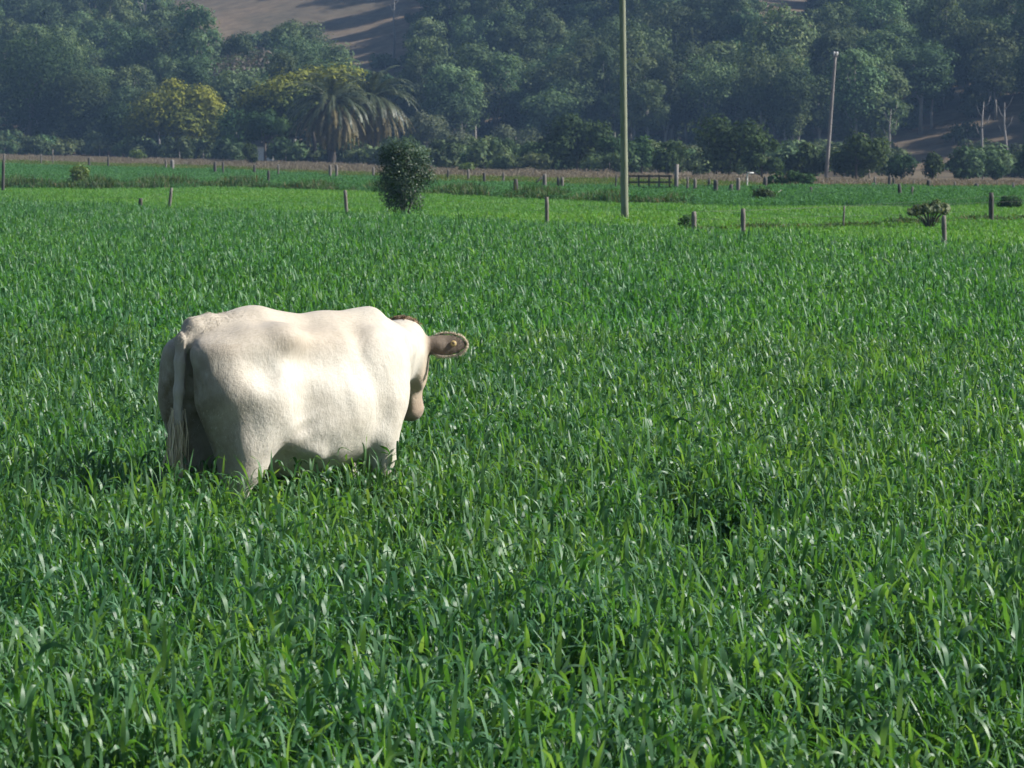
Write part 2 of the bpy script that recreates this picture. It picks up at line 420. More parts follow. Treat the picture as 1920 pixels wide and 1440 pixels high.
# rough olive strip and dry brown grass before the trees
ro_v = [tuft_patch(90 + i, 1.0, 110, .30, .05, 3) for i in range(4)]
x, y = fan_points(rng, 130, 430, 1.0, 8)
k = (y > border_at(YC, x, y)) & (y < border_at(YC2, x, y) + 5 * wob(x, y, .1)); x, y = x[k], y[k]
sc = rng.uniform(.8, 1.3, len(x))
scatter('rough_grass', 'thin strip of yellowish rough grass before the dry brown grass', 'grass', np.stack([x, y, zg(x, y)], -1), ro_v, M['olive'],
        np.stack([sc, sc, sc], -1), 5)
dr_v = [tuft_patch(110 + i, 1.2, 110, .30, .05, 3, .7) for i in range(4)]
x, y = fan_points(rng, 150, 450, .7, 8)
k = (y > border_at(YC2, x, y) + 4 * wob(x, y, .1)) & (y < border_at(YD, x, y) + 10); x, y = x[k], y[k]
sc = rng.uniform(.8, 1.3, len(x))
scatter('dry_grass', 'dry brown standing grass along the foot of the trees', 'grass', np.stack([x, y, zg(x, y)], -1), dr_v, M['dry'],
        np.stack([sc, sc, sc * (1 + .25 * wob(x, y, .25))], -1), 6)
# weeds along the ditch behind the pasture
wd_v = [tuft_patch(130 + i, .7, 120, .55, .06, 3, .9) for i in range(5)]
cc = np.concatenate([rng.uniform(-250, 480, 420), rng.uniform(480, 1330, 330), rng.uniform(1900, 2200, 60)])
yy = np.interp(cc, COLS, YB) + rng.normal(1.5, 1.6, len(cc))
c2 = rng.uniform(1285, 2150, 130); r2 = np.interp(c2, [1285, 1450, 1700, 1920, 2150], [434, 430, 420, 411, 402])
y2 = np.array([ground_at(a, b, .05)[1] for a, b in zip(c2, r2)]) + rng.normal(0, .8, len(c2))
cc = np.concatenate([cc, c2]); yy = np.concatenate([yy, y2]); xx = (cc - 960) / FPX * yy
hh = rng.uniform(.35, 1.1, len(cc)) * np.where(cc < 480, 1.15, np.where((cc > 480) & (cc < 1285), .95, .38)) * (1 + .35 * np.sin(cc * .045))
sc = rng.uniform(.7, 1.3, len(cc))
scatter('ditch_weeds', 'uneven line of brownish weeds along the paddock fences', 'weeds', np.stack([xx, yy, zg(xx, yy)], -1), wd_v, M['weed'],
        np.stack([sc, sc, hh], -1), 7)

# ------------------------------------------------------------------ trees
def tube_mesh_parts(limbs, n=7):
    b = MB()
    for pts, rad in limbs: b.tube(pts, rad, n)
    return b.V, b.F
def crown_arrays(rng, W, D, H, z0, nclump, nleaf, leaf, shape='round', squash=.8, clump=(.20, .34), sun_top=0.0):
    """leaf-sized quads gathered in clumps through an uneven crown; returns V, Q, v, clump centres"""
    cs = []
    while len(cs) < nclump:
        d = rng.normal(0, 1, 3); d /= np.linalg.norm(d); r = rng.uniform(.25, .88) ** .6
        u = d * r
        if shape == 'broad':
            rho = math.sqrt(rng.random()) * .93; an = rng.random() * 6.283
            u = np.array([rho * math.cos(an), rho * math.sin(an), 2 * (1 - rho ** 2.5) ** .55 * rng.uniform(.30, .97) ** .7 - 1])
        if shape == 'round' and u[2] < -.75: continue
        if shape == 'dome':
            u[2] = abs(u[2]) * 1.9 - .95 if rng.random() < .75 else u[2]
            if u[2] < -.5 and math.hypot(u[0], u[1]) < .35: continue
        if shape == 'cone':
            s = 1 - .62 * (u[2] * .5 + .5); u[0] *= s; u[1] *= s
        if shape == 'tall' and abs(u[2]) > .9: continue
        cs.append(u)
    cs = np.array(cs); cr = rng.uniform(clump[0], clump[1], nclump) * (1.15 - .35 * np.linalg.norm(cs, axis=1))
    C = cs * np.array([W / 2, D / 2, H / 2]) * .86 + np.array([0, 0, z0 + H / 2])
    R = cr * min(W, H * 1.2)
    wgt = R ** 2; ci = rng.choice(nclump, nleaf, p=wgt / wgt.sum())
    d = rng.normal(0, 1, (nleaf, 3)); d[:, 2] += .25; d /= np.linalg.norm(d, axis=1)[:, None]
    rr = R[ci] * (.45 + .6 * rng.random(nleaf) ** .6) * (1 + .25 * rng.normal(0, 1, nleaf) * .5)
    P = C[ci] + d * rr[:, None] * np.array([1, 1, squash])
    nrm = d * 1.5 + rng.normal(0, .42, (nleaf, 3)); nrm[:, 2] += .25; nrm /= np.linalg.norm(nrm, axis=1)[:, None]
    ref = rng.normal(0, 1, (nleaf, 3)); u = np.cross(nrm, ref); u /= np.linalg.norm(u, axis=1)[:, None]; w_ = np.cross(nrm, u)
    sz = leaf * rng.uniform(.55, 1.4, nleaf); a = (sz * .5)[:, None]; b = (sz * rng.uniform(.22, .42, nleaf))[:, None]
    Vv = np.stack([P - u * a, P + w_ * b - nrm * a * .15, P + u * a, P - w_ * b - nrm * a * .15], 1)
    Q = np.arange(nleaf * 4).reshape(-1, 4)
    cv = rng.normal(.5, .16, nclump)
    zr = (P[:, 2] - z0) / H                              # sunlit yellow-green put into leaf colour on the outer top of some crowns
    v = np.clip(cv[ci] * (1 - .4 * sun_top) + sun_top * .72 * sstep(.62, .98, np.sqrt(3.4 * (P[:, 0] ** 2 + P[:, 1] ** 2) / (W * W) * .55 + zr ** 2)) * sstep(.15, .5, zr) + rng.normal(0, .14, nleaf), 0, 1)
    return Vv.reshape(-1, 3), Q, np.repeat(v, 4), C, R
def limbs_for(rng, H, C, trunk_r, nl=9, lean=0.0, fork=.35):
    top = Vector((lean * H * .4 + rng.normal(0, .03) * H, rng.normal(0, .03) * H, H * .72))
    tr = [Vector((0, 0, -.3)), Vector((lean * H * .1, 0, H * .2)), Vector((top.x * .6, top.y * .6, H * .45)), top]
    out = [(tr, [trunk_r * 1.25, trunk_r, trunk_r * .7, trunk_r * .25])]
    for c in C[rng.permutation(len(C))[:nl]]:
        c = Vector(c); s = tr[1].lerp(tr[2], rng.random()) if rng.random() < .6 else tr[2].lerp(tr[3], rng.random() * .6)
        m = s.lerp(c, .5) + Vector((rng.normal(0, .04), rng.normal(0, .04), .04)) * H
        out.append(([s, m, c], [trunk_r * .45, trunk_r * .28, trunk_r * .08]))
    return out

def eucalypt_mat(name, a, b, c, **k):
    return leaf_mat(name, [(0, a), (.5, b), (1, c)], .22, (1.25, 1.3, .6), .8, .08, **k)
M['euc'] = eucalypt_mat('grey_green_gum_leaf', (.034, .060, .028), (.072, .112, .050), (.14, .180, .085), objrand=.42)
M['dark'] = eucalypt_mat('dark_green_leaf', (.018, .038, .015), (.032, .060, .022), (.062, .095, .034), objrand=.12)
M['mid'] = eucalypt_mat('mid_green_leaf', (.028, .055, .018), (.045, .080, .026), (.075, .115, .036), objrand=.15)
M['pale'] = eucalypt_mat('pale_grey_green_leaf', (.055, .075, .042), (.085, .105, .06), (.13, .145, .09))
M['gold'] = eucalypt_mat('golden_olive_leaf', (.045, .068, .014), (.105, .128, .022), (.22, .225, .035))
M['fig'] = eucalypt_mat('fig_leaf', (.020, .040, .015), (.070, .100, .026), (.20, .215, .042))
M['grey_twig'] = eucalypt_mat('bare_grey_twig', (.085, .075, .062), (.12, .105, .088), (.17, .15, .13))
M['gloss'] = leaf_mat('glossy_dark_leaf', [(0, (.014, .034, .015)), (.6, (.028, .060, .024)), (1, (.07, .12, .048))], .15, (1.3, 1.4, .5), .5, .28)
M['pale_tip'] = leaf_mat('pale_tipped_leaf', [(0, (.05, .08, .03)), (.5, (.13, .17, .08)), (1, (.34, .36, .24))], .3, (1.2, 1.2, .7), .6, .2)
M['lime'] = leaf_mat('yellow_green_leaf', [(0, (.06, .11, .02)), (1, (.15, .21, .05))], .35, (1.3, 1.3, .5), .5, .3)

def tree(name, label, px, base, wpx, top, mat, shape='round', bark='bark', seed=0, bare=.12, leaf=.34, dens=1.0, dep=.85,
         dist=None, group=None, cat='tree', nclump=None, lean=0.0, squash=.8, clump=(.20, .34), trunk=None, sun_top=0.0):
    rng = np.random.default_rng(1000 + seed)
    if dist is None: g = ground_at(px, base)
    else:
        r = ray(px, base); g = np.array([r[0] * dist, dist, float(zg(r[0] * dist, dist))])
    s = g[1] / FPX; W = wpx * s
    zt = EYE + ray(px, top)[2] * g[1]; H = zt - g[2]
    root = empty(name, g, label, cat, group)
    z0 = H * bare; ch = H - z0
    nl = int(min(15000, dens * 2.3 * (W * ch * 2.2) / (leaf * leaf * .32)))
    nc = nclump or int(np.clip(W * ch * .55, 12, 60))
    V, Q, v, C, R = crown_arrays(rng, W, W * dep, ch, z0, nc, nl, leaf, shape, squash, clump, sun_top)
    tr = trunk or max(.10, H * .022)
    tv, tf = tube_mesh_parts(limbs_for(rng, H, C, tr, 10, lean))
    obj('trunk', mesh('trunk', tv, tf, True), M[bark], root)
    obj('crown', fast_mesh('crown', V, Q, False, {'v': v}), M[mat], root)
    return root

# hillside wood: one mass of gum trees, open where the slope is bare
def inside(c, r, poly):
    poly = np.array(poly, float); res = np.zeros(len(c), bool); j = len(poly) - 1
    for i in range(len(poly)):
        xi, yi = poly[i]; xj, yj = poly[j]
        k = ((yi > r) != (yj > r)) & (c < (xj - xi) * (r - yi) / (yj - yi + 1e-9) + xi); res ^= k; j = i
    return res
BARE = [[(322, -120), (340, 15), (375, 42), (430, 62), (480, 52), (520, 30), (585, 36), (640, 70), (690, 98), (735, 88), (742, 0), (748, -120)],
        [(1450, -120), (1445, 14), (1475, 26), (1505, 12), (1508, -120)],
        [(1705, 268), (1740, 255), (1775, 300), (1730, 318)], [(1880, 255), (1920, 250), (1925, 280), (1890, 286)]]
def bare_behind(x, y, z, h, hw):
    res = np.zeros(len(x), bool)
    for fx in (-1, -.5, 0, .5, 1):
        for fz in (0, .3, .6, .85, 1):
            c, r = project(x + fx * hw * (1 if .2 < fz < .9 else .5), y, z + h * fz)
            for P in BARE: res |= inside(c, r, P)
    return res
rng = np.random.default_rng(21)
hv = []; uv = []
for i in range(9):
    H = [13, 15, 11, 14, 16, 12, 10, 14, 13][i]; W = [9, 8, 9, 11, 8, 7, 8, 10, 7][i]
    V, Q, v, C, R = crown_arrays(rng, W, W, H * .72, H * .28, 34, 5600, .42, 'round' if i % 3 else 'tall', .75, (.15, .27))
    hv.append((V, Q, v, [( [p for p in l[0]], l[1]) for l in limbs_for(rng, H, C, .20, 7)]))
x, y = fan_points(rng, 380, 900, .028, 40, .165)
k = y > hill_foot(x) + 5 + rng.normal(0, 4, len(x)); x, y = x[k], y[k]; z = zg(x, y)
c, r = project(x, y, z)
k = (r > -160) & ~bare_behind(x, y, z, 12.5, 5.0) & ~((c > 1680) & (c < 2050) & (r > 262))
x, y, z = x[k], y[k], z[k]
def forest(name, label, pts, seed, hv, lo=.68, hi=1.08):
    rng = np.random.default_rng(seed)
    lib = bpy.data.collections.new(name + '_trees')
    for V, Q, v, lm in hv:
        tv, tf = tube_mesh_parts(lm, 5)
        me = fast_mesh(name, V, Q, False, {'v': v}); me.materials.append(M['euc']); a = bpy.data.objects.new('wood_crown', me)
        mt = mesh('wood_trunk', tv, tf, True); mt.materials.append(M['pale_bark']); b = bpy.data.objects.new('wood_trunk', mt)
        sub = bpy.data.collections.new('wood_tree'); sub.objects.link(a); sub.objects.link(b); lib.children.link(sub)
    n = len(pts); me = bpy.data.meshes.new(name); me.vertices.add(n); me.vertices.foreach_set('co', np.asarray(pts, np.float32).ravel())
    s = rng.uniform(lo, hi, n)
    for nm, ty, val in (('rot', 'FLOAT_VECTOR', np.stack([0 * s, 0 * s, rng.random(n) * 6.28], -1)),
                        ('scl', 'FLOAT_VECTOR', np.stack([s * rng.uniform(.9, 1.2, n), s, s * rng.uniform(.85, 1.15, n)], -1)), ('pick', 'INT', rng.integers(0, len(hv), n))):
        a = me.attributes.new(nm, ty, 'POINT')
        a.data.foreach_set('vector' if ty == 'FLOAT_VECTOR' else 'value', np.asarray(val, np.float32 if ty != 'INT' else np.int32).ravel())
    o = obj(name, me); tag(o, label, 'wood', kind='stuff')
    src = bpy.data.node_groups['oat_crop_scatter'].copy(); src.name = name + '_scatter'
    for nn in src.nodes:
        if nn.bl_idname == 'GeometryNodeCollectionInfo': nn.inputs[0].default_value = lib
    md = o.modifiers.new('scatter', 'NODES'); md.node_group = src
    return o
forest('hillside_wood', 'dense blue-green gum wood covering the hazy hillside', np.stack([x, y, z], -1), 5, hv)
for i in range(5):
    V, Q, v, C, R = crown_arrays(rng, 4.2, 4.2, 2.6, .0, 12, 800, .42, 'round', .8, (.22, .36))
    uv.append((V, Q, v, [([Vector((0, 0, -.3)), Vector((0, 0, 1.5))], [.09, .03])]))
x, y = fan_points(rng, 300, 800, .030, 30, .165); z = zg(x, y); c, r = project(x, y, z)
k = (y > np.minimum(hill_foot(x) - 6, border_at(YD, x, y) + 25) + rng.normal(0, 5, len(x))) & (r > -120) & ~bare_behind(x, y, z, 2.6, 2.0) & ~((c > 1650) & (c < 2050) & (r < 300) & (rng.random(len(x)) < .2))
forest('undergrowth', 'low dark scrub under the trees at the foot of the hill', np.stack([x[k], y[k], z[k]], -1), 6, uv, .6, 1.3)

# trees one can tell apart: (name, label, column, base row, width, top row, ...)
T = [
 ('shade_tree', 'tall dark tree at the far left edge of the field', 55, 291, 235, 62, 'dark', dict(seed=1, bare=.08, dens=.9, leaf=.4, nclump=46)),
 ('shade_tree', 'dark spreading tree right of the tall leftmost tree', 150, 293, 130, 128, 'dark', dict(seed=2, bare=.06, leaf=.36)),
 ('dark_tree', 'dark low tree just left of the golden tree', 232, 296, 95, 185, 'dark', dict(seed=3, bare=.15)),
 ('golden_tree', 'golden olive domed tree lit on its right side', 330, 300, 205, 146, 'gold', dict(seed=4, bare=.06, shape='broad', dens=2.2, sun_top=.6, leaf=.44, nclump=52, clump=(.14, .24))),
 ('dark_tree', 'dark tree between the golden tree and the big fig', 445, 302, 95, 205, 'mid', dict(seed=5, bare=.05)),
 ('fig_tree', 'huge dark fig with yellow-green top behind the palms', 590, 303, 318, 118, 'fig', dict(seed=6, bare=.04, shape='broad', leaf=.52, nclump=60, clump=(.14, .23), dens=1.1, dist=400, sun_top=1.0)),
 ('overhanging_tree', 'dark tree hanging low over the white cottage', 497, 303, 85, 205, 'dark', dict(seed=41, bare=.43, dist=385, leaf=.3)),
 ('bare_tree', 'leafless grey twiggy tree on the slope above the fig', 470, 236, 165, 88, 'grey_twig', dict(seed=7, bare=.1, leaf=.5, dens=.55, bark='pale_bark', dist=480)),
 ('slope_tree', 'round dark tree standing before the bare brown slope', 560, 140, 130, 44, 'euc', dict(seed=8, dist=560, leaf=.45)),
 ('gum_tree', 'pale grey-green gum right of the palms', 800, 312, 95, 205, 'pale', dict(seed=9, bark='pale_bark', dist=420)),
 ('gum_tree', 'small pale gum above the low dark trees beside the glossy bush', 858, 314, 75, 238, 'pale', dict(seed=10, bark='pale_bark', dist=415)),
 ('paddock_tree', 'leftmost low dark tree of the row beyond the dark fence post', 885, 318, 62, 272, 'mid', dict(seed=11, bare=.03)),
 ('paddock_tree', 'low dark tree with a pale gum crown rising behind', 938, 319, 85, 264, 'dark', dict(seed=12, bare=.03)),
 ('gum_tree', 'pale leafy gum behind the low dark trees left of the tall pole', 965, 318, 110, 234, 'pale', dict(seed=13, bark='pale_bark', dist=425)),
 ('paddock_tree', 'narrow dark tree left of the big rounded dark tree', 1008, 322, 72, 262, 'mid', dict(seed=14, bare=.03)),
 ('round_tree', 'big rounded dark tree just left of the tall pole', 1082, 324, 135, 216, 'dark', dict(seed=15, bare=.03)),
 ('paddock_tree', 'dark tree directly behind the tall pole', 1150, 326, 75, 250, 'dark', dict(seed=16, bare=.03)),
 ('paddock_tree', 'small tree just right of the tall pole', 1203, 327, 58, 258, 'mid', dict(seed=17, bare=.04)),
 ('paddock_tree', 'lighter green small tree above the timber gate', 1252, 330, 80, 256, 'mid', dict(seed=18, bare=.05)),
 ('round_tree', 'big rounded dark tree right of the timber gate', 1368, 333, 150, 216, 'dark', dict(seed=19, bare=.03)),
 ('paddock_tree', 'dark tree tucked behind the right side of the biggest rounded tree', 1428, 335, 75, 250, 'mid', dict(seed=20, bare=.03)),
 ('paddock_tree', 'low dark tree just left of the grey leaning pole', 1505, 336, 75, 266, 'dark', dict(seed=21, bare=.03)),
 ('paddock_tree', 'broad mid green tree just right of the grey leaning pole', 1605, 337, 118, 248, 'mid', dict(seed=22, bare=.03)),
 ('bank_tree', 'dark little tree before the bare bank, first right of the broad green tree', 1690, 338, 62, 286, 'dark', dict(seed=23, bare=.04, dens=1.2, leaf=.28)),
 ('bank_tree', 'dark little peaked tree in the middle of the bare bank', 1748, 338, 56, 290, 'dark', dict(seed=24, bare=.04, shape='cone', dens=1.2, leaf=.28)),
 ('bank_tree', 'lowest dark bush-like tree below the bare bank', 1808, 338, 48, 313, 'dark', dict(seed=25, bare=.02, dens=1.2, leaf=.25)),
 ('bank_tree', 'dark little tree right of the lowest one below the bank', 1866, 338, 50, 304, 'dark', dict(seed=26, bare=.03, dens=1.2, leaf=.25)),
 ('edge_tree', 'dark tree cut by the right edge of the view', 1925, 338, 50, 262, 'dark', dict(seed=27, bare=.02)),
 ('slope_gum', 'tall lit gum high on the slope left of the tall pole', 1055, 240, 130, 50, 'euc', dict(seed=28, dist=520, leaf=.45, bark='pale_bark')),
 ('slope_gum', 'broad gum on the slope left of the lit tall gum', 960, 262, 150, 90, 'euc', dict(seed=29, dist=500, leaf=.45, bark='pale_bark')),
 ('slope_gum', 'broad grey-green gum on the slope right of the tall pole', 1265, 275, 160, 130, 'euc', dict(seed=30, dist=470, leaf=.45, bark='pale_bark')),
 ('slope_gum', 'big dark gum on the slope upper left of the grey pole top', 1440, 190, 190, 60, 'euc', dict(seed=31, dist=490, leaf=.45, bark='pale_bark')),
]
for nm, lb, px, b, wp, tp, mt, kw in T: tree(nm, lb, px, b, wp, tp, mt, **kw)

# standing dead trunks and pale stems on the bank at the right
def stem(label, px, base, top, lean, dist, r=.16, kind='dead_tree'):
    q = ray(px, base); g = np.array([q[0] * dist, dist, float(zg(q[0] * dist, dist))])
    zb = EYE + q[2] * dist; H = max(2.0, EYE + ray(px, top)[2] * dist - g[2])
    root = empty(kind, g, label, 'tree')
    rng = np.random.default_rng(int(px))
    tip = Vector((lean, 0, H)); pts = [Vector((0, 0, -.4)), tip * .35 + Vector((.1, 0, 0)), tip * .7 - Vector((.12, 0, 0)), tip]
    MB().tube(pts, [r * 1.2, r, r * .7, r * .25], 7).build('trunk', M['grey_pole'], root, True)
    for k in range(4):
        a = pts[1].lerp(pts[3], .25 + .2 * k); s = 1 if k % 2 else -1
        MB().tube([a, a + Vector((s * .5, rng.normal(0, .3), .6)), a + Vector((s * .8, rng.normal(0, .4), 1.5))], [r * .4, r * .28, r * .08], 5).build('branch', M['grey_pole'], root, True)
stem('pale bare trunk standing on the bank near the right edge', 1888, 262, 192, -.3, 372)
stem('pale bare trunk on the bank left of the one near the edge', 1838, 235, 190, .4, 385)
stem('slim pale trunk on the slope between pole top and bank', 1666, 240, 205, .3, 392, .13)
stem('pale forked limb showing left of the grey pole', 1542, 175, 138, 1.6, 450, .16)
stem('white bare stem high on the slope at top centre', 738, 75, -2, .2, 560, .2)

# ------------------------------------------------------------------ date palms
def palm(label, px, base, hub_row, dist, R, seed):
    rng = np.random.default_rng(seed)
    q = ray(px, base); g = np.array([q[0] * dist, dist, float(zg(q[0] * dist, dist))])
    H = EYE + ray(px, hub_row)[2] * dist - g[2]
    root = empty('date_palm', g, label, 'palm', 'date palms by the fig')
    b = MB(); n = 12
    b.tube([(rng.normal(0, .05), 0, -.3 + (H + .3) * i / n) for i in range(n + 1)], [.62 if i == 0 else .48 + .05 * (i % 2) + (.2 if i >= n - 1 else 0) for i in range(n + 1)], 10)
    b.build('trunk', M['palm_trunk'], root, True)
    # four frond rings, each a mesh
    def fronds(nm, k, e0, e1, Ls, mat, droop):
        Vs, Qs, vs, o = [], [], [], 0
        for i in range(k):
            az = 6.283 * (i + rng.random() * .8) / k; el = rng.uniform(e0, e1); L = Ls * rng.uniform(.85, 1.1); m = 22
            s = np.linspace(0, 1, m); ang = el - droop * s ** 1.5 * rng.uniform(.85, 1.15)
            hor = np.concatenate([[0], np.cumsum(np.cos(ang[1:]) * L / (m - 1))]) + .3; ver = np.concatenate([[0], np.cumsum(np.sin(ang[1:]) * L / (m - 1))])
            P = np.stack([np.cos(az) * hor, np.sin(az) * hor, H + ver], -1)
            T_ = np.gradient(P, axis=0); T_ /= np.linalg.norm(T_, axis=1)[:, None]
            S = np.array([-np.sin(az), np.cos(az), 0])
            fv = np.clip(rng.normal(.5, .2), 0, 1)
            for sd_ in (-1, 1):
                for rep in range(2):
                    j = np.arange(2, m - 1) ; p0 = P[j] + T_[j] * (L / m) * (.5 * rep)
                    ll = .58 * np.sin(np.pi * np.clip(s[j], .06, .97) ** .7) ** .5 * rng.uniform(.8, 1.15, len(j))
                    d = T_[j] * .65 + S * sd_ * .75 + np.array([0, 0, -.35]) + rng.normal(0, .12, (len(j), 3)); d /= np.linalg.norm(d, axis=1)[:, None]
                    wv = T_[j] * .065
                    a = np.stack([p0 - wv, p0 + wv, p0 + wv * .5 + d * ll[:, None], p0 - wv * .5 + d * ll[:, None]], 1).reshape(-1, 3)
                    Vs.append(a); Qs.append(np.arange(len(a)).reshape(-1, 4) + o); vs.append(np.full(len(a), fv)); o += len(a)
            up = np.cross(T_, S); rv = np.stack([P - S * .04, P + S * .04], 1).reshape(-1, 3); i0 = np.arange(m - 1) * 2
            Vs.append(rv); Qs.append(np.stack([i0, i0 + 1, i0 + 3, i0 + 2], -1) + o); vs.append(np.full(len(rv), min(1, fv + .3))); o += len(rv)
        return obj(nm, fast_mesh(nm, np.concatenate(Vs), np.concatenate(Qs), False, {'v': np.concatenate(vs)}), M[mat], root)
    fronds('upper_fronds', 22, .5, 1.35, R, 'palm', 1.7)
    fronds('side_fronds', 38, -.15, .5, R, 'palm', 1.5)
    fronds('hanging_fronds', 72, -1.3, -.2, R * 1.05, 'palm_dry', .9)
    return root
M['palm_trunk'] = wood_mat('palm_trunk_bark', (.02, .017, .014), (.05, .042, .034), 3)
M['palm'] = leaf_mat('palm_leaflet', [(0, (.030, .045, .022)), (.5, (.055, .075, .034)), (1, (.105, .12, .06))], .2, (1.2, 1.2, .6), .45, .4)
M['palm_dry'] = leaf_mat('old_palm_leaflet', [(0, (.06, .06, .026)), (.5, (.13, .11, .045)), (1, (.20, .16, .07))], .2, (1.1, 1.1, .8), .6, .2)
palm('date palm with drooping fronds and dark trunk in front of the fig', 622, 309, 188, 372, 5.7, 61)
palm('date palm right of the other, hanging yellowish fronds, above the bush', 698, 311, 180, 380, 5.9, 62)

# small white cottage glimpsed under the trees
gx = ground_at(494, 304)
d = 398.0; q = ray(494, 300); g = np.array([q[0] * d, d, float(zg(q[0] * d, d))])
cot = empty('cottage', g, 'white weatherboard cottage glimpsed between the trees left of the palms', 'house')
for i in range(11): MB().box((0, -2.0, .35 + i * .24), (3.2, .10, .225)).build('weatherboard', M['white'], cot)
wall = MB().box((0, .1, 1.5), (3.1, 4.0, 2.75)).build('wall', M['white'], cot)
M['roof'] = plain_mat('iron_roof', (.10, .10, .105), .7)
b = MB(); e = .3
b.V += [Vector(v) for v in ((-1.9, -2.4, 2.8), (1.9, -2.4, 2.8), (1.9, 2.5, 2.8), (-1.9, 2.5, 2.8), (-1.9, .05, 3.9), (1.9, .05, 3.9))]
b.F += [(0, 1, 5, 4), (2, 3, 4, 5), (0, 4, 3), (1, 2, 5), (0, 3, 2, 1)]
b.build('roof', M['roof'], cot)
M['glass'] = plain_mat('dark_glass', (.02, .025, .03), .1, .1)
wi = MB().box((.75, -2.06, 1.7), (.9, .06, 1.1)).build('window', M['glass'], cot)
for dx in (-.5, .5): MB().box((.75 + dx, -2.09, 1.7), (.08, .08, 1.26)).build('window_frame', M['white'], wi)

cot.scale = (.72, .72, .68)
# ------------------------------------------------------------------ bushes
def bush(name, label, px, base, wpx, top, mat, seed, leaf, dz=0.0, dens=1.0, shape='round', nclump=None, squash=.85, clump=(.2, .34), cat='bush', stems=6, dep=.95, z0f=.02):
    rng = np.random.default_rng(2000 + seed); g = ground_at(px, base, dz); s = g[1] / FPX
    W = wpx * s; H = EYE + ray(px, top)[2] * g[1] - g[2]
    root = empty(name, g, label, cat)
    nl = int(min(14000, dens * 2.6 * W * H * 2.2 / (leaf * leaf * .32)))
    V, Q, v, C, R = crown_arrays(rng, W, W * dep, H * (1 - z0f), H * z0f, nclump or 26, nl, leaf, shape, squash, clump)
    obj('foliage', fast_mesh('foliage', V, Q, False, {'v': v}), M[mat], root)
    b = MB()
    for c in C[:stems]: b.tube([(0, 0, -.1), Vector(c) * .5 + Vector((0, 0, .05)), c], [.035, .025, .01], 5)
    b.build('stem', M['bark'], root, True)
    return root
bush('glossy_bush', 'dense round glossy dark green bush standing alone at the crop edge', 758, 408, 124, 256, 'gloss', 1, .065, .25, dens=1.2, nclump=44, clump=(.17, .30), z0f=.03)
bush('dark_shrub', 'small dark rounded shrub on the far paddock right of the tall pole', 1433, 385, 52, 352, 'dark', 2, .10, .05, clump=(.3, .45))
bush('dark_shrub', 'low dark shrub at the right edge beyond the post', 1893, 391, 50, 368, 'dark', 3, .10, .05, clump=(.3, .45))
bush('pale_shrub', 'spreading pale-leaved shrub leaning over the fence beside the rightmost near post', 1745, 425, 102, 376, 'pale_tip', 4, .12, .05, dens=.9, z0f=.30, stems=16, nclump=24, clump=(.16, .26), squash=.8, shape='broad')
bush('low_shrub', 'wide low green shrub before the foot of the grey pole', 1482, 352, 120, 322, 'mid', 5, .20, .1, dens=.9)
bush('sapling', 'small yellow-green sapling in the weeds at the left', 146, 352, 46, 309, 'lime', 6, .14, .1, dens=.6, z0f=.25, stems=9)
bush('brown_weed', 'thin reddish brown weed clump beside the short grey post', 1288, 434, 40, 402, 'weed', 7, .07, .05, dens=.35, z0f=.1)
bush('pale_bush', 'pale yellowish bush in the gap below the golden tree', 258, 301, 34, 280, 'lime', 8, .25, .1, dens=.9)
bush('low_bush', 'bright green low bush before the leftmost paddock trees', 877, 322, 36, 303, 'lime', 9, .22, .1, dens=.8)

bush('dark_bush', 'dark bush hiding the left half of the white cottage', 470, 309, 34, 264, 'dark', 10, .25, .1, dens=1.0)
# ------------------------------------------------------------------ fences, gate, poles
def post(parent, px, base, top, dz=0.0, r=.075, mat='post', leanpx=0.0, origin=None):
    g = ground_at(px, base, dz); s = g[1] / FPX
    H = EYE + ray(px, top)[2] * g[1] - g[2]; rng = np.random.default_rng(int(abs(px) * 3 + base))
    o = Vector(g) - Vector(parent.location); lx = leanpx * s; n = 7
    pts = [o + Vector((lx * t, rng.normal(0, .02) * t, -.3 + (H + .3) * t)) for t in np.linspace(0, 1, n)]
    b = MB().tube(pts, [r * rng.uniform(.92, 1.08) for _ in range(n - 1)] + [r * .85], 9)
    b.build('post', M[mat], parent, True)
    return Vector(g), Vector((lx, 0, H))
def fence(name, label, posts, wires=(.45, .75, .95)):
    g0 = ground_at(posts[len(posts) // 2][0], posts[len(posts) // 2][1], posts[len(posts) // 2][3])
    root = empty(name, g0, label, 'fence'); tops = []
    for (px, b, t, dz, r, m, ln_) in posts: tops.append(post(root, px, b, t, dz, r, m, ln_))
    for f in wires:
        pts = [g + h * min(1, f * .95 / max(.3, h.z) if h.z > .3 else 1) - Vector(root.location) for g, h in tops]
        q = []
        for a, b in zip(pts[:-1], pts[1:]):
            q += [a, a.lerp(b, .5) - Vector((0, 0, .02))]
        q.append(pts[-1])
        MB().tube(q, [.0022] * len(q), 4).build('wire', M['wire'], root)
    return root
fence('wire_fence', 'near wire fence of grey weathered posts along the crop edge', [
    (-330, 375, 330, .3, .06, 'post', 2), (262, 389, 372, .35, .075, 'dark_post', 2), (313, 388, 352, .35, .06, 'post', 9), (653, 403, 357, .35, .06, 'post', -6),
    (1026, 420, 369, .35, .055, 'post', -1), (1394, 441, 391, .35, .06, 'post', -1), (1773, 459, 404, .35, .055, 'post', -4), (2150, 480, 418, .35, .06, 'post', 2)])
fence('wire_fence', 'middle wire fence of dark posts along the weedy ditch', [
    (-330, 362, 305, .1, .08, 'dark_post', 0), (5, 357, 300, .1, .085, 'dark_post', 2), (502, 349, 320, .1, .085, 'dark_post', 2), (967, 369, 336, .1, .11, 'dark_post', 0),
    (1520, 374, 351, .1, .07, 'dark_post', 0), (1689, 374, 345, .1, .08, 'dark_post', -3), (1707, 374, 350, .1, .06, 'post', 4)])
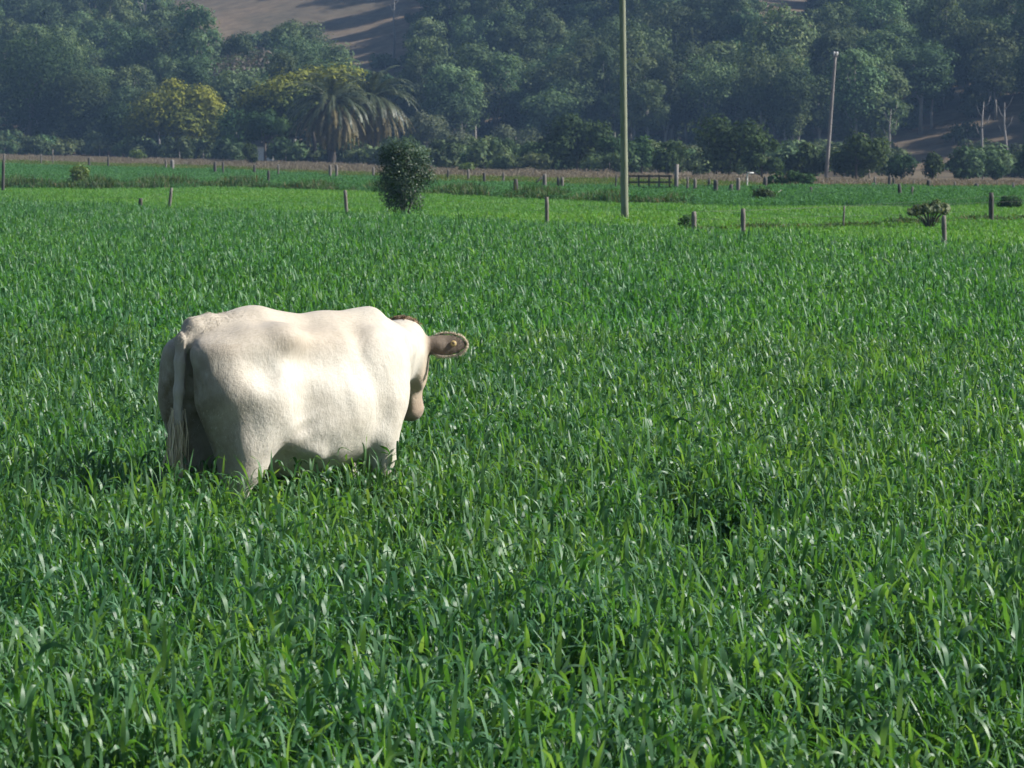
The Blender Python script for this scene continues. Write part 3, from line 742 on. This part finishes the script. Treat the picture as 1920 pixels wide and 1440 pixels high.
fence('wire_fence', 'right-hand wire fence with a short post and a taller post by the shrub', [
    (1301, 433, 397, .1, .075, 'post', 0), (1580, 425, 386, .1, .03, 'post', 3), (1859, 414, 361, .1, .085, 'dark_post', -1), (2200, 400, 350, .1, .08, 'post', 0)])
fence('far_fence', 'far left fence of thin grey posts along the dry brown grass', [
    (8, 305, 288, .18, .09, 'post', 0), (77, 308, 289, .18, .08, 'post', 0), (99, 308, 280, .18, .06, 'post', 0), (167, 314, 296, .18, .11, 'dark_post', 0), (203, 318, 290, .18, .08, 'dark_post', 0),
    (311, 321, 299, .18, .08, 'post', 0), (323, 322, 300, .18, .16, 'grey_pole', 0), (403, 326, 304, .18, .12, 'dark_post', 0), (418, 326, 303, .18, .08, 'dark_post', 0),
    (477, 328, 309, .18, .10, 'dark_post', 0), (522, 331, 308, .18, .07, 'post', 0), (619, 336, 309, .18, .10, 'post', 0), (631, 336, 309, .18, .10, 'post', 0), (700, 337, 313, .18, .08, 'post', 0)])
fence('far_fence', 'far middle fence of thin posts left of the timber gate', [
    (840, 335, 318, .18, .08, 'dark_post', 0), (878, 337, 317, .18, .08, 'post', 0), (908, 347, 324, .18, .09, 'dark_post', 0), (944, 345, 322, .18, .07, 'post', 0),
    (1021, 354, 327, .18, .12, 'post', 0), (1047, 355, 333, .18, .09, 'dark_post', 0), (1054, 355, 332, .18, .09, 'post', 0), (1152, 357, 327, .18, .05, 'dark_post', 4)])
fence('far_fence', 'crowded far fence posts right of the timber gate', [
    (1289, 361, 332, .18, .06, 'post', 0), (1303, 361, 335, .18, .09, 'post', 0), (1328, 353, 334, .18, .08, 'dark_post', 2), (1342, 362, 338, .18, .12, 'dark_post', 0), (1369, 363, 346, .18, .10, 'dark_post', 2),
    (1384, 362, 334, .18, .10, 'post', 0), (1433, 357, 332, .18, .13, 'dark_post', 2)])
fence('far_fence', 'far right fence of short posts before the little bank trees', [
    (1640, 351, 331, .18, .07, 'post', 0), (1666, 353, 329, .18, .10, 'dark_post', 2), (1675, 353, 333, .18, .08, 'dark_post', 0), (1713, 353, 338, .18, .06, 'post', 0), (1740, 354, 338, .18, .11, 'dark_post', 1),
    (1790, 355, 341, .18, .06, 'post', 0), (1831, 357, 344, .18, .12, 'dark_post', 0), (1900, 358, 342, .18, .07, 'post', 0)])
# white bent marker pipe
g = ground_at(1401, 356); s = g[1] / FPX
root = empty('marker_pipe', g, 'white bent pipe standing among the far fence posts', 'pipe')
MB().tube([(0, 0, -.2), (0, 0, .95), (.04, 0, 1.0), (.38, 0, 1.0)], [.04] * 4, 8).build('pipe', M['white'], root, True)
# fallen branch by the dark shrub
a_, b_ = ground_at(1437, 368, .3), ground_at(1470, 373, .05)
root = empty('fallen_branch', b_, 'pale fallen branch leaning beside the small dark shrub', 'branch')
va = Vector(a_) - Vector(b_) ; va.z += .55
MB().tube([(.2, 0, .05), va * .5 + Vector((0, 0, .1)), va], [.03, .045, .06], 6).build('limb', M['pale_bark'], root, True)
MB().tube([va * .45 + Vector((0, 0, .09)), va * .3 + Vector((.1, -.3, .35))], [.03, .01], 5).build('twig', M['pale_bark'], root, True)

# timber gate
gl, gr = ground_at(1166, 359), ground_at(1267, 365)
gl = np.array([ray(1166, 359)[0] * gr[1], gr[1], float(zg(ray(1166, 359)[0] * gr[1], gr[1]))])
gate = empty('timber_gate', gl, 'dark timber paddock gate hung between two pale posts', 'gate')
A = Vector((0, 0, 0)); B = Vector(gr) - Vector(gl); s = gr[1] / FPX
MB().tube([(0, 0, -.3), (0, 0, 1.45)], [.09, .08], 9).build('gate_post', M['grey_pole'], gate, True)
MB().tube([B + Vector((0, 0, -.3)), B + Vector((.02, 0, .8)), B + Vector((.05, 0, 1.6))], [.12, .115, .11], 9).build('gate_post', M['grey_pole'], gate, True)
L = B.x
for zz in (.36, .66, .98): MB().box((L / 2, -.02, zz + B.z / 2), (L - .4, .06, .09 if zz > .5 else .13)).build('rail', M['dark_post'], gate)
for f in (.06, .28, .5, .72, .94): MB().box((.2 + (L - .4) * f, -.075, .66 + B.z / 2), (.09, .05, .78)).build('stile', M['dark_post'], gate)
# brace left of the gate posts
g = ground_at(1021, 354); br = empty('timber_strut', g, 'short dark timber strut propping a post left of the tall pole', 'strut')
MB().tube([(-.9, 0, .02), (-.05, .0, .75)], [.06, .06], 7).build('strut', M['dark_post'], br, True)

def pole(label, px, base, top, leanpx, r0, r1, mat, dz, arm, above=0.0):
    g = ground_at(px, base, dz); s = g[1] / FPX
    H = EYE + ray(px, top)[2] * g[1] - g[2] + above
    k = 1 + above / max(1, H - above)
    root = empty('power_pole', g, label, 'power pole', 'power poles')
    tip = Vector((leanpx * s * k, 0, H)); n = 9
    MB().tube([Vector((0, 0, -.5)) + (tip + Vector((0, 0, .5))) * (i / n) for i in range(n + 1)], [r0 + (r1 - r0) * i / n for i in range(n + 1)], 12).build('shaft', M[mat], root, True)
    if arm:
        MB().box(tip + Vector((0, -.16, -.35)), (arm, .10, .12)).build('cross_arm', M['grey_pole'], root)
    for dx in ((-arm / 2 + .12, arm / 2 - .12) if arm > 1 else (-.12, .14)):
        MB().tube([tip + Vector((dx, -.16, -.28)), tip + Vector((dx, -.16, -.18)), tip + Vector((dx, -.16, .02)), tip + Vector((dx, -.16, .06))], [.03, .07, .06, .02], 8).build('insulator', M['white'], root, True)
    return root
pole('tall greenish timber power pole rising out of view beside the gate', 1172, 411, 0, -6, .128, .10, 'pole', .05, 1.8, 1.2)
pole('grey leaning timber power pole in front of the far trees', 1548, 337, 98, 17, .17, .12, 'grey_pole', 0, .5)

# ------------------------------------------------------------------ cow
YAW = math.radians(40)
TAIL_L = np.array([-.84, 0, 1.40])                       # tail head in the cow's own frame
r = ray(364, 600); tail_w = np.array([r[0] * 19.6, 19.6, 0.0])
cR = np.array([[math.cos(YAW), -math.sin(YAW), 0], [math.sin(YAW), math.cos(YAW), 0], [0, 0, 1]])
O = tail_w - cR @ (TAIL_L * [1, 1, 0]); O[2] = 0
def to_local(px, py, d):
    q = ray(px, py); return cR.T @ (np.array([q[0] * d, d, EYE + q[2] * d]) - O)

h_ = .0125
gx, gy, gz = np.arange(-1.12, 1.62, h_), np.arange(-.62, .86, h_), np.arange(-.04, 1.58, h_)
GX, GY, GZ = np.meshgrid(gx.astype(np.float32), gy.astype(np.float32), gz.astype(np.float32), indexing='ij')
F = np.full(GX.shape, 9.0, np.float32)
HEADM = np.full(GX.shape, 9.0, np.float32)
def ell(c, r_, R_=None):
    X, Y, Z = GX - c[0], GY - c[1], GZ - c[2]
    if R_ is not None:
        X, Y, Z = (R_[0][0] * X + R_[0][1] * Y + R_[0][2] * Z, R_[1][0] * X + R_[1][1] * Y + R_[1][2] * Z, R_[2][0] * X + R_[2][1] * Y + R_[2][2] * Z)
    k0 = np.sqrt((X / r_[0]) ** 2 + (Y / r_[1]) ** 2 + (Z / r_[2]) ** 2)
    k1 = np.sqrt((X / r_[0] ** 2) ** 2 + (Y / r_[1] ** 2) ** 2 + (Z / r_[2] ** 2) ** 2) + 1e-6
    return k0 * (k0 - 1) / k1
def cone(a, b, r1, r2, sq=None):
    a = np.asarray(a, float); b = np.asarray(b, float); ba = b - a
    X, Y, Z = GX - a[0], GY - a[1], GZ - a[2]
    t = np.clip((X * ba[0] + Y * ba[1] + Z * ba[2]) / float(ba @ ba), 0, 1)
    X, Y, Z = X - ba[0] * t, Y - ba[1] * t, Z - ba[2] * t
    return np.sqrt(X * X + Y * Y + Z * Z) - (r1 + (r2 - r1) * t)
def smin(a, b, k):
    q = np.maximum(k - np.abs(a - b), 0) / k
    return np.minimum(a, b) - q * q * k * .25
def add(d, k=.1):
    global F
    F = smin(F, d.astype(np.float32), k)
def cut(d, k=.1):
    global F
    F = -smin(-F, d.astype(np.float32), k)
# trunk of the body
add(ell((-.02, 0, .93), (.70, .36, .43)))
add(ell((-.06, 0, .83), (.52, .375, .34)), .16)             # deep belly
add(ell((.33, 0, 1.00), (.32, .25, .38)), .16)             # chest
add(ell((-.55, 0, 1.15), (.36, .27, .27)), .2)            # rump
add(cone((-.80, 0, 1.335), (-.42, 0, 1.385), .075, .09), .12)
add(cone((-.42, 0, 1.385), (.10, 0, 1.335), .085, .09), .12)
add(cone((.10, 0, 1.335), (.47, 0, 1.375), .08, .075), .14)  # back ridge to the withers
add(cone((.46, 0, 1.36), (.58, .03, 1.22), .08, .12), .14)
for s in (-1, 1):
    add(ell((-.40, s * .285, 1.315), (.085, .065, .062)), .08)     # hook bones
    add(ell((-.87, s * .135, 1.235), (.075, .065, .07)), .08)      # pin bones
    add(cone((-.40, s * .26, 1.29), (-.84, s * .13, 1.22), .06, .05), .14)
    add(ell((-.60, s * .215, 1.02), (.25, .15, .32)), .14)         # thigh
    add(ell((-.79, s * .195, 1.00), (.15, .125, .28)), .10)         # buttock
    add(cone((-.50, s * .24, 1.00), (-.45, s * .25, .82), .145, .11), .14)   # stifle
    add(cone((-.53, s * .245, .86), (-.655, s * .225, .54), .15, .095), .12) # gaskin
    add(cone((-.76, s * .17, .95), (-.72, s * .22, .58), .11, .05), .12)    # back of the thigh to the hock
    add(cone((-.66, s * .235, .97), (-.655, s * .235, .60), .155, .105), .14)
    add(ell((-.69, s * .225, .50), (.085, .06, .085)), .06)       # hock
    add(cone((-.69, s * .225, .50), (-.66, s * .225, .17), .058, .045), .05)
    add(cone((-.66, s * .225, .17), (-.60, s * .225, .07), .046, .05), .04)
    add(cone((-.60, s * .225, .06), (-.56, s * .225, .02), .06, .062), .03)
    # shoulder and fore leg
    add(ell((.36, s * .205, 1.05), (.15, .09, .30)), .10)
    add(ell((.44, s * .175, .90), (.12, .095, .15)), .10)            # point of the shoulder
    add(cone((.42, s * .19, .86), (.35, s * .20, .72), .11, .10), .09)
    add(cone((.37, s * .20, .76), (.41, s * .20, .43), .115, .085), .08)
    add(ell((.410, s * .205, .42), (.075, .07, .08)), .05)
    add(cone((.410, s * .205, .41), (.405, s * .20, .16), .045, .04), .04)
    add(cone((.405, s * .20, .15), (.450, s * .205, .07), .045, .05), .03)
    add(cone((.450, s * .205, .06), (.485, s * .20, .02), .058, .06), .03)
add(ell((.43, 0, .74), (.18, .12, .18)), .12)                      # brisket
add(ell((-.40, 0, .62), (.20, .16, .12)), .10)                     # udder
# folds: flank hollow in front of the hip, hollow behind the shoulder, groove between the buttocks
cut(ell((-.21, -.44, 1.20), (.15, .11, .08)), .09); cut(ell((-.21, .44, 1.20), (.15, .11, .08)), .09)
add(cone((-.34, -.235, 1.30), (.05, -.20, 1.28), .04, .03), .18)
cut(cone((.27, -.44, 1.10), (.30, -.42, .80), .035, .04), .12)
cut(ell((-.97, -.025, 1.04), (.14, .07, .26)), .07)
cut(ell((-.93, 0, .70), (.16, .075, .22)), .10)
cut(ell((-.62, -.47, 1.17), (.10, .07, .08)), .12)
add(cone((-.34, -.29, .72), (-.16, -.31, .62), .05, .02), .08)     # flank fold
# neck and head (turned away from the camera, nose down)
poll = to_local(756, 622, 21.05)
hw = np.array([.07, .38, -.92]); hw /= np.linalg.norm(hw)
hx = cR.T @ hw                                                     # poll -> muzzle
hy = cR.T @ np.array([-1, 0.06, 0.02]); hy -= hx * (hy @ hx); hy /= np.linalg.norm(hy)   # the head's left
hz = np.cross(hx, hy)                                              # towards the forehead
if (cR @ hz)[1] < 0: hz = -hz
HR = [hx, hy, hz]
def hp(a, b, c): return poll + hx * a * 1.12 + hy * b + hz * c
nk = poll + np.array([-.06, -.04, -.10])
add(cone((.38, .02, 1.10), nk, .24, .145), .16)
add(cone((.45, .05, .95), nk + np.array([0, 0, -.12]), .17, .10), .12)
add(cone((.58, .04, 1.20), poll + np.array([-.05, -.03, -.03]), .10, .085), .14)
head = ell(hp(.16, 0, -.01), (.20, .125, .115), HR)
head = smin(head, ell(hp(.04, 0, 0), (.09, .115, .085), HR), .08)
for s in (-1, 1):
    head = smin(head, ell(hp(.22, s * .085, -.06), (.13, .05, .10), HR), .06)     # cheeks
    head = smin(head, ell(hp(.15, s * .115, .035), (.05, .03, .035), HR), .05)    # eye ridge
head = smin(head, cone(hp(.20, 0, 0), hp(.46, 0, -.01), .115, .078), .06)
head = smin(head, ell(hp(.50, 0, -.01), (.068, .078, .066), HR), .06)             # muzzle
head = smin(head, cone(hp(.24, 0, -.10), hp(.47, 0, -.075), .06, .04), .05)       # jaw
add(head, .09); HEADM = np.minimum(HEADM, head)
# ears: flattened leaves on a narrow stalk
ears = []
for s in (-1, 1):
    eb = hp(.085, s * .115, -.015)
    et_w = np.array([-s * .995, .05, .03 if s < 0 else -.05]); et = cR.T @ (et_w / np.linalg.norm(et_w))
    en = cR.T @ np.array([0.03, -.93, .36]); en -= et * (en @ et); en /= np.linalg.norm(en)   # back of the ear faces the camera
    eu = np.cross(en, et)
    ears.append((eb, et, eu, en))
    e = ell(eb + et * .16, (.125, .073, .019), [et, eu, en])
    e = smin(e, cone(eb - et * .04, eb + et * .09, .05, .036), .06)
    e = np.maximum(e, -ell(eb + et * .17 - en * .03, (.10, .055, .026), [et, eu, en]))
    add(e, .03); HEADM = np.minimum(HEADM, e)
# tail: lies over the tail head, hangs close behind the buttocks
tp = [(-.74, 0, 1.40), (-.85, .0, 1.385), (-.925, -.01, 1.31), (-.955, -.025, 1.19), (-.975, -.035, 1.02), (-.99, -.035, .85), (-1.0, -.02, .70)]
tr_ = [.06, .058, .046, .036, .031, .028, .026]
for i in range(len(tp) - 1): add(cone(tp[i], tp[i + 1], tr_[i], tr_[i + 1]), .035)

def surface_nets(F, gx, gy, gz):
    S = F < 0; nx, ny, nz = F.shape
    c = [S[a:nx - 1 + a, b:ny - 1 + b, d:nz - 1 + d] for a in (0, 1) for b in (0, 1) for d in (0, 1)]
    cnt = sum(q.astype(np.int8) for q in c); act = (cnt > 0) & (cnt < 8)
    idx = np.full(act.shape, -1, np.int64); I = np.argwhere(act); idx[act] = np.arange(len(I))
    acc = np.zeros((len(I), 3)); num = np.zeros(len(I))
    cor = [(a, b, d) for a in (0, 1) for b in (0, 1) for d in (0, 1)]
    val = {q: F[I[:, 0] + q[0], I[:, 1] + q[1], I[:, 2] + q[2]] for q in cor}
    for q in cor:
        for ax in range(3):
            if q[ax]: continue
            p_ = list(q); p_[ax] = 1; p_ = tuple(p_); f0, f1 = val[q], val[p_]
            m = (f0 < 0) != (f1 < 0); t_ = np.where(m, f0 / np.where(m, f0 - f1, 1), 0)
            pt = np.tile(np.array(q, float), (len(I), 1)); pt[:, ax] = t_
            acc[m] += pt[m]; num[m] += 1
    P = I + acc / num[:, None]
    V = np.stack([gx[0] + P[:, 0] * (gx[1] - gx[0]), gy[0] + P[:, 1] * (gy[1] - gy[0]), gz[0] + P[:, 2] * (gz[1] - gz[0])], -1)
    quads = []
    for ax in range(3):
        a, b = (ax + 1) % 3, (ax + 2) % 3
        sl0 = [slice(None)] * 3; sl1 = [slice(None)] * 3; sl0[ax] = slice(0, -1); sl1[ax] = slice(1, None)
        E = np.argwhere(S[tuple(sl0)] != S[tuple(sl1)])
        E = E[(E[:, a] > 0) & (E[:, b] > 0) & (E[:, a] < F.shape[a] - 1) & (E[:, b] < F.shape[b] - 1)]
        ins = S[E[:, 0], E[:, 1], E[:, 2]]
        def g_(da, db):
            q = E.copy(); q[:, a] -= da; q[:, b] -= db; return idx[q[:, 0], q[:, 1], q[:, 2]]
        qd = np.stack([g_(1, 1), g_(0, 1), g_(0, 0), g_(1, 0)], -1)
        quads.append(np.where(ins[:, None], qd, qd[:, ::-1]))
    return V, np.concatenate(quads), I
V, Q, I = surface_nets(F, gx, gy, gz)
# light smoothing
for it in range(3):
    acc = np.zeros_like(V); num = np.zeros(len(V))
    for a, b in ((0, 1), (1, 2), (2, 3), (3, 0)):
        np.add.at(acc, Q[:, a], V[Q[:, b]]); np.add.at(acc, Q[:, b], V[Q[:, a]]); np.add.at(num, Q[:, a], 1); np.add.at(num, Q[:, b], 1)
    V = V * .45 + .55 * acc / num[:, None]
def n_of(V, Q):
    n = np.cross(V[Q[:, 2]] - V[Q[:, 0]], V[Q[:, 3]] - V[Q[:, 1]]); N = np.zeros_like(V)
    for k in range(4): np.add.at(N, Q[:, k], n)
    return N / (np.linalg.norm(N, axis=1)[:, None] + 1e-9)
# muscle and skin relief: soft lumps, faint ribs, creases on the neck and flank
rg = np.random.default_rng(5); N0 = n_of(V, Q); dsp = np.zeros(len(V))
for f, a_ in ((9, .0045), (15, .0032), (24, .0020), (38, .0012)):
    for j in range(5):
        d = rg.normal(0, 1, 3); d /= np.linalg.norm(d); dsp += a_ * np.sin((V @ d) * f + rg.random() * 6.28 + 1.2 * np.sin(V[:, 2] * 7 + j)) * .6
side = sstep(.25, .8, np.abs(N0[:, 1]))
dsp += .0014 * side * np.sin((V[:, 0] + .25 * V[:, 2]) * 48) * sstep(-.12, .0, V[:, 0]) * (1 - sstep(.25, .36, V[:, 0])) * sstep(.7, .85, V[:, 2]) * (1 - sstep(1.15, 1.25, V[:, 2]))
dsp += .0050 * np.sin((V[:, 0] * .9 + .5 * V[:, 2]) * 62 + 2 * np.sin(V[:, 2] * 9)) * sstep(.58, .68, V[:, 0]) * (1 - sstep(.85, .95, V[:, 0]))
dsp += .0045 * side * np.sin((V[:, 0] * .6 - V[:, 2]) * 55 + 1.5 * np.sin(V[:, 0] * 14)) * np.exp(-((V[:, 0] + .33) / .13) ** 2 - ((V[:, 2] - .76) / .12) ** 2)
dsp *= sstep(.3, .5, V[:, 2]) * (1 - sstep(-.93, -.97, V[:, 0]) * 0)
hd0 = HEADM[I[:, 0], I[:, 1], I[:, 2]]
V = V + N0 * (dsp * sstep(.0, .08, hd0) * (V[:, 0] > -.94))[:, None]
hd = HEADM[I[:, 0], I[:, 1], I[:, 2]]
brown = 1 - sstep(-.005, .075, hd)
earm = np.zeros(len(V))
for eb, et, eu, en in ears:
    q = V - eb; a = q @ et; earm = np.maximum(earm, ((a > .0) & (np.linalg.norm(q, axis=1) < .32)).astype(float) * sstep(.0, .06, a))
a = (V - poll) @ hx; muz = sstep(.36, .5, a) * (brown > .3)
dirt_shade = np.exp(-(((V[:, 0] + .88) / .15) ** 2 + (V[:, 1] / .21) ** 2)) * sstep(.45, .6, V[:, 2]) * (1 - sstep(1.0, 1.22, V[:, 2])) * (V[:, 0] > -.955)  # stain around the buttock groove, strengthened to deepen the dark gap
tan = np.clip(sstep(1.16, 1.34, V[:, 2]) * (.75 - .4 * sstep(.15, .45, V[:, 0])) + .5 * np.exp(-((V[:, 0] + .2) / .3) ** 2 - ((V[:, 2] - 1.27) / .1) ** 2), 0, 1) * (1 - brown)
tan = np.clip(tan + .5 * sstep(-.62, -.80, V[:, 0]) * (V[:, 2] < 1.3), 0, 1)
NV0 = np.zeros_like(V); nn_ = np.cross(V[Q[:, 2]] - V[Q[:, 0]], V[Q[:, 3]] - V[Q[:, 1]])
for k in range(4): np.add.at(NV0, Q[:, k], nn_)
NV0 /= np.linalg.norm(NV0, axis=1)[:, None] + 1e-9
dirt_shade = np.clip(dirt_shade + .55 * sstep(.35, .8, -NV0[:, 0]) * (V[:, 0] < -.6) * sstep(.4, .6, V[:, 2]) * (1 - sstep(1.18, 1.3, V[:, 2])) * (V[:, 0] > -.96), 0, 1)  # shade of the rear-facing hide painted in on top of the stain
# skin shade
cm, t, nd, ln, p = nodes('cream_cow_hide')
def fattr(n):
    q = nd.new('ShaderNodeAttribute'); q.attribute_name = n; return q.outputs['Fac']
tc = nd.new('ShaderNodeTexCoord')
n1 = noise(nd, ln, 3.2, 4, tc.outputs['Object'], .55)
rr = ramp(nd, [(.33, (.48, .445, .38)), (.62, (.57, .54, .475))]); ln.new(n1.outputs[0], rr.inputs[0])
col = mixc(nd, ln, fattr('tan'), rr.outputs[0], (.43, .375, .305))
col = mixc(nd, ln, fattr('brown'), col, (.52, .42, .31))
col = mixc(nd, ln, fattr('ear'), col, (.15, .115, .085))
col = mixc(nd, ln, fattr('muzzle'), col, (.36, .28, .21))
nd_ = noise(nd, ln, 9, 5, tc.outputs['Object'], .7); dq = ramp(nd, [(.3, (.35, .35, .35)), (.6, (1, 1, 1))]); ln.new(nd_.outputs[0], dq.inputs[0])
dm = nd.new('ShaderNodeMath'); dm.operation = 'MULTIPLY'; ln.new(fattr('dirt_shade'), dm.inputs[0]); ln.new(dq.outputs[0], dm.inputs[1])
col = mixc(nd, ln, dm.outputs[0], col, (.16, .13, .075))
mp = nd.new('ShaderNodeMapping'); mp.inputs['Scale'].default_value = (28, 60, 20); ln.new(tc.outputs['Object'], mp.inputs[0])
n2 = noise(nd, ln, 1.0, 5, mp.outputs[0], .7)
q2 = ramp(nd, [(.25, (.86, .84, .80)), (.75, (1.06, 1.06, 1.06))]); ln.new(n2.outputs[0], q2.inputs[0])
ln.new(mixc(nd, ln, 1.0, col, q2.outputs[0], 'MULTIPLY'), p.inputs['Base Color'])
p.inputs['Roughness'].default_value = .62; p.inputs['Specular IOR Level'].default_value = .25
p.inputs['Sheen Weight'].default_value = .12; p.inputs['Sheen Roughness'].default_value = .5
bm = nd.new('ShaderNodeBump'); bm.inputs['Strength'].default_value = .35; bm.inputs['Distance'].default_value = .018
n3 = noise(nd, ln, 7, 5, tc.outputs['Object'], .65)
ad = nd.new('ShaderNodeMath'); ad.operation = 'ADD'; ln.new(n2.outputs[0], ad.inputs[0]); ln.new(n3.outputs[0], ad.inputs[1])
ln.new(ad.outputs[0], bm.inputs['Height']); ln.new(bm.outputs[0], p.inputs['Normal'])
cow = obj('cow', fast_mesh('cow', V, Q, True, {'brown': brown, 'ear': earm, 'muzzle': muz, 'dirt_shade': dirt_shade, 'tan': tan}), cm)
cow.location = tuple(O); cow.rotation_euler = (0, 0, YAW)
tag(cow, 'cream white cow seen from behind, standing belly-deep in the green crop', 'cow')

# hair: short coat everywhere, longer on the tail head, poll, ear rims and the tail switch
def vnormals(V, Q):
    n = np.cross(V[Q[:, 2]] - V[Q[:, 0]], V[Q[:, 3]] - V[Q[:, 1]]); N = np.zeros_like(V)
    for k in range(4): np.add.at(N, Q[:, k], n)
    return N / (np.linalg.norm(N, axis=1)[:, None] + 1e-9)
NV = vnormals(V, Q)
def hairs(name, P, N, flow, L, W, mat, rng, lift=.35, v=None):
    n = len(P); d = flow - N * np.sum(flow * N, 1)[:, None]; d /= np.linalg.norm(d, axis=1)[:, None] + 1e-9
    d = d + N * lift + rng.normal(0, .16, (n, 3)); d /= np.linalg.norm(d, axis=1)[:, None]
    s = np.cross(d, N + rng.normal(0, .3, (n, 3))); s /= np.linalg.norm(s, axis=1)[:, None] + 1e-9
    m = P + d * (L * .55)[:, None]; e = P + d * L[:, None] - N * (L * .18)[:, None] - np.array([0, 0, 1]) * (L * .12)[:, None]
    Vv = np.stack([P - s * (W / 2)[:, None], P + s * (W / 2)[:, None], m + s * (W * .4)[:, None], m - s * (W * .4)[:, None], e + s * (W * .05)[:, None], e - s * (W * .05)[:, None]], 1).reshape(-1, 3)
    i0 = np.arange(n) * 6; Qd = np.concatenate([np.stack([i0, i0 + 1, i0 + 2, i0 + 3], -1), np.stack([i0 + 3, i0 + 2, i0 + 4, i0 + 5], -1)])
    vv = np.repeat(np.clip(rng.normal(.5, .22, n), 0, 1) if v is None else v, 6)
    return obj(name, fast_mesh(name, Vv, Qd, True, {'v': vv}), mat, cow)
def hair_mat(name, a, b, trans=.3):
    return leaf_mat(name, [(0, a), (1, b)], trans, (1.05, 1, .95), .6, .25)
M['coat'] = hair_mat('cream_hair', (.46, .41, .33), (.64, .59, .50))
M['poll_hair'] = hair_mat('brown_hair', (.16, .11, .07), (.36, .26, .17))
M['ear_hair'] = hair_mat('pale_ear_hair', (.55, .47, .38), (.80, .72, .62), .5)
M['switch'] = hair_mat('tail_hair', (.55, .46, .31), (.82, .73, .55), .3)
rng = np.random.default_rng(77)
k = rng.choice(len(V), 9000); k = k[(V[k, 2] > .35) & (brown[k] < .4) & (earm[k] < .1) & (V[k, 0] < -.35) & (V[k, 2] < .95)]
fl = np.tile(np.array([-.3, 0, -.9]), (len(k), 1))
hairs('coat_hair', V[k] - NV[k] * .001, NV[k], fl, rng.uniform(.010, .022, len(k)), np.full(len(k), .003), M['coat'], rng, .12)['kind'] = 'stuff'
td = (V[:, 0] < -.55) & (V[:, 2] > 1.30) & (np.abs(V[:, 1]) < .10)
k = rng.choice(np.where(td)[0], 900); fl = np.tile(np.array([-.7, 0, -.5]), (len(k), 1)) + rng.normal(0, .4, (len(k), 3))
hairs('tail_head_hair', V[k], NV[k], fl, rng.uniform(.012, .03, len(k)), np.full(len(k), .0025), M['coat'], rng, .25)['kind'] = 'stuff'
k = np.where(np.linalg.norm(V - hp(-.02, 0, .02), axis=1) < .10)[0]; k = rng.choice(k, 700)
fl = np.tile(cR.T @ np.array([.1, .3, .3]), (len(k), 1)) + rng.normal(0, .5, (len(k), 3))
hairs('poll_tuft', V[k], NV[k], fl, rng.uniform(.025, .06, len(k)), np.full(len(k), .006), M['poll_hair'], rng, .7)['kind'] = 'stuff'
for (eb, et, eu, en) in ears:
    n = 1200; a = rng.uniform(-2.6, 2.6, n)
    P = eb + et * (.16 + .12 * np.cos(a))[:, None] + eu * (.070 * np.sin(a))[:, None]
    rad = et * np.cos(a)[:, None] + eu * np.sin(a)[:, None]
    hairs('ear_fringe', P, rad, rad + rng.normal(0, .3, (n, 3)), rng.uniform(.014, .040, n), np.full(n, .004), M['ear_hair'], rng, .8)['kind'] = 'stuff'
n = 1500; s = rng.random(n)
base = np.stack([-.992 + rng.normal(0, .014, n), -.028 + rng.normal(0, .014, n), .92 - .26 * s], -1)
fl = np.stack([rng.normal(-.03, .06, n), rng.normal(.03, .07, n), -np.ones(n)], -1); L_ = rng.uniform(.22, .42, n)
b = []
P0 = base; P1 = base + fl * (L_ * .35)[:, None] + np.stack([rng.normal(0, .008, n), rng.normal(0, .014, n), 0 * s], -1); P2 = base + fl * (L_ * .72)[:, None]; P3 = base + fl * L_[:, None] * np.array([.6, .6, 1])
sd_ = np.stack([rng.normal(0, 1, n), rng.normal(0, 1, n), 0 * s], -1); sd_ /= np.linalg.norm(sd_, axis=1)[:, None]; wv = sd_ * .0035
Vv = np.stack([P0 - wv, P0 + wv, P1 - wv, P1 + wv, P2 - wv * .8, P2 + wv * .8, P3 - wv * .1, P3 + wv * .1], 1).reshape(-1, 3)
i0 = np.arange(n) * 8; Qd = np.concatenate([np.stack([i0 + j, i0 + j + 1, i0 + j + 3, i0 + j + 2], -1) for j in (0, 2, 4)])
sw = obj('tail_switch', fast_mesh('tail_switch', Vv, Qd, True, {'v': np.repeat(rng.random(n), 8)}), M['switch'], cow); sw['kind'] = 'stuff'
# round ear tag
eb, et, eu, en = ears[0]
c0 = eb + et * .20 + en * .022
b = MB(); c0 = Vector(c0); N_ = Vector(en)
b.tube([c0 - N_ * .012, c0 + N_ * .004, c0 + N_ * .007], [.019, .019, .015], 16)
M['tag'] = plain_mat('yellow_tag_plastic', (.45, .33, .13), .5, .1); M['tag2'] = plain_mat('dark_tag_button', (.12, .08, .04), .5, .1)
et_ = b.build('ear_tag', M['tag'], cow, True)
MB().tube([c0 + N_ * .005, c0 + N_ * .011], [.009, .008], 12).build('tag_button', M['tag2'], et_, True)
# ------------------------------------------------------------------ haze
hb = MB().box((0, 520, 104), (1360, 1640, 222))
hz_o = hb.build('haze', None); tag(hz_o, 'thin pale blue haze over the paddocks and hill', 'haze', kind='stuff')
hm = bpy.data.materials.new('haze_air'); hm.use_nodes = True; nt = hm.node_tree
nt.nodes.remove(nt.nodes['Principled BSDF'])
pv = nt.nodes.new('ShaderNodeVolumePrincipled'); pv.inputs['Density'].default_value = .0002
pv.inputs['Color'].default_value = (.36, .60, 1, 1); pv.inputs['Anisotropy'].default_value = 0.0
nt.links.new(pv.outputs[0], nt.nodes['Material Output'].inputs['Volume'])
hz_o.data.materials.append(hm)
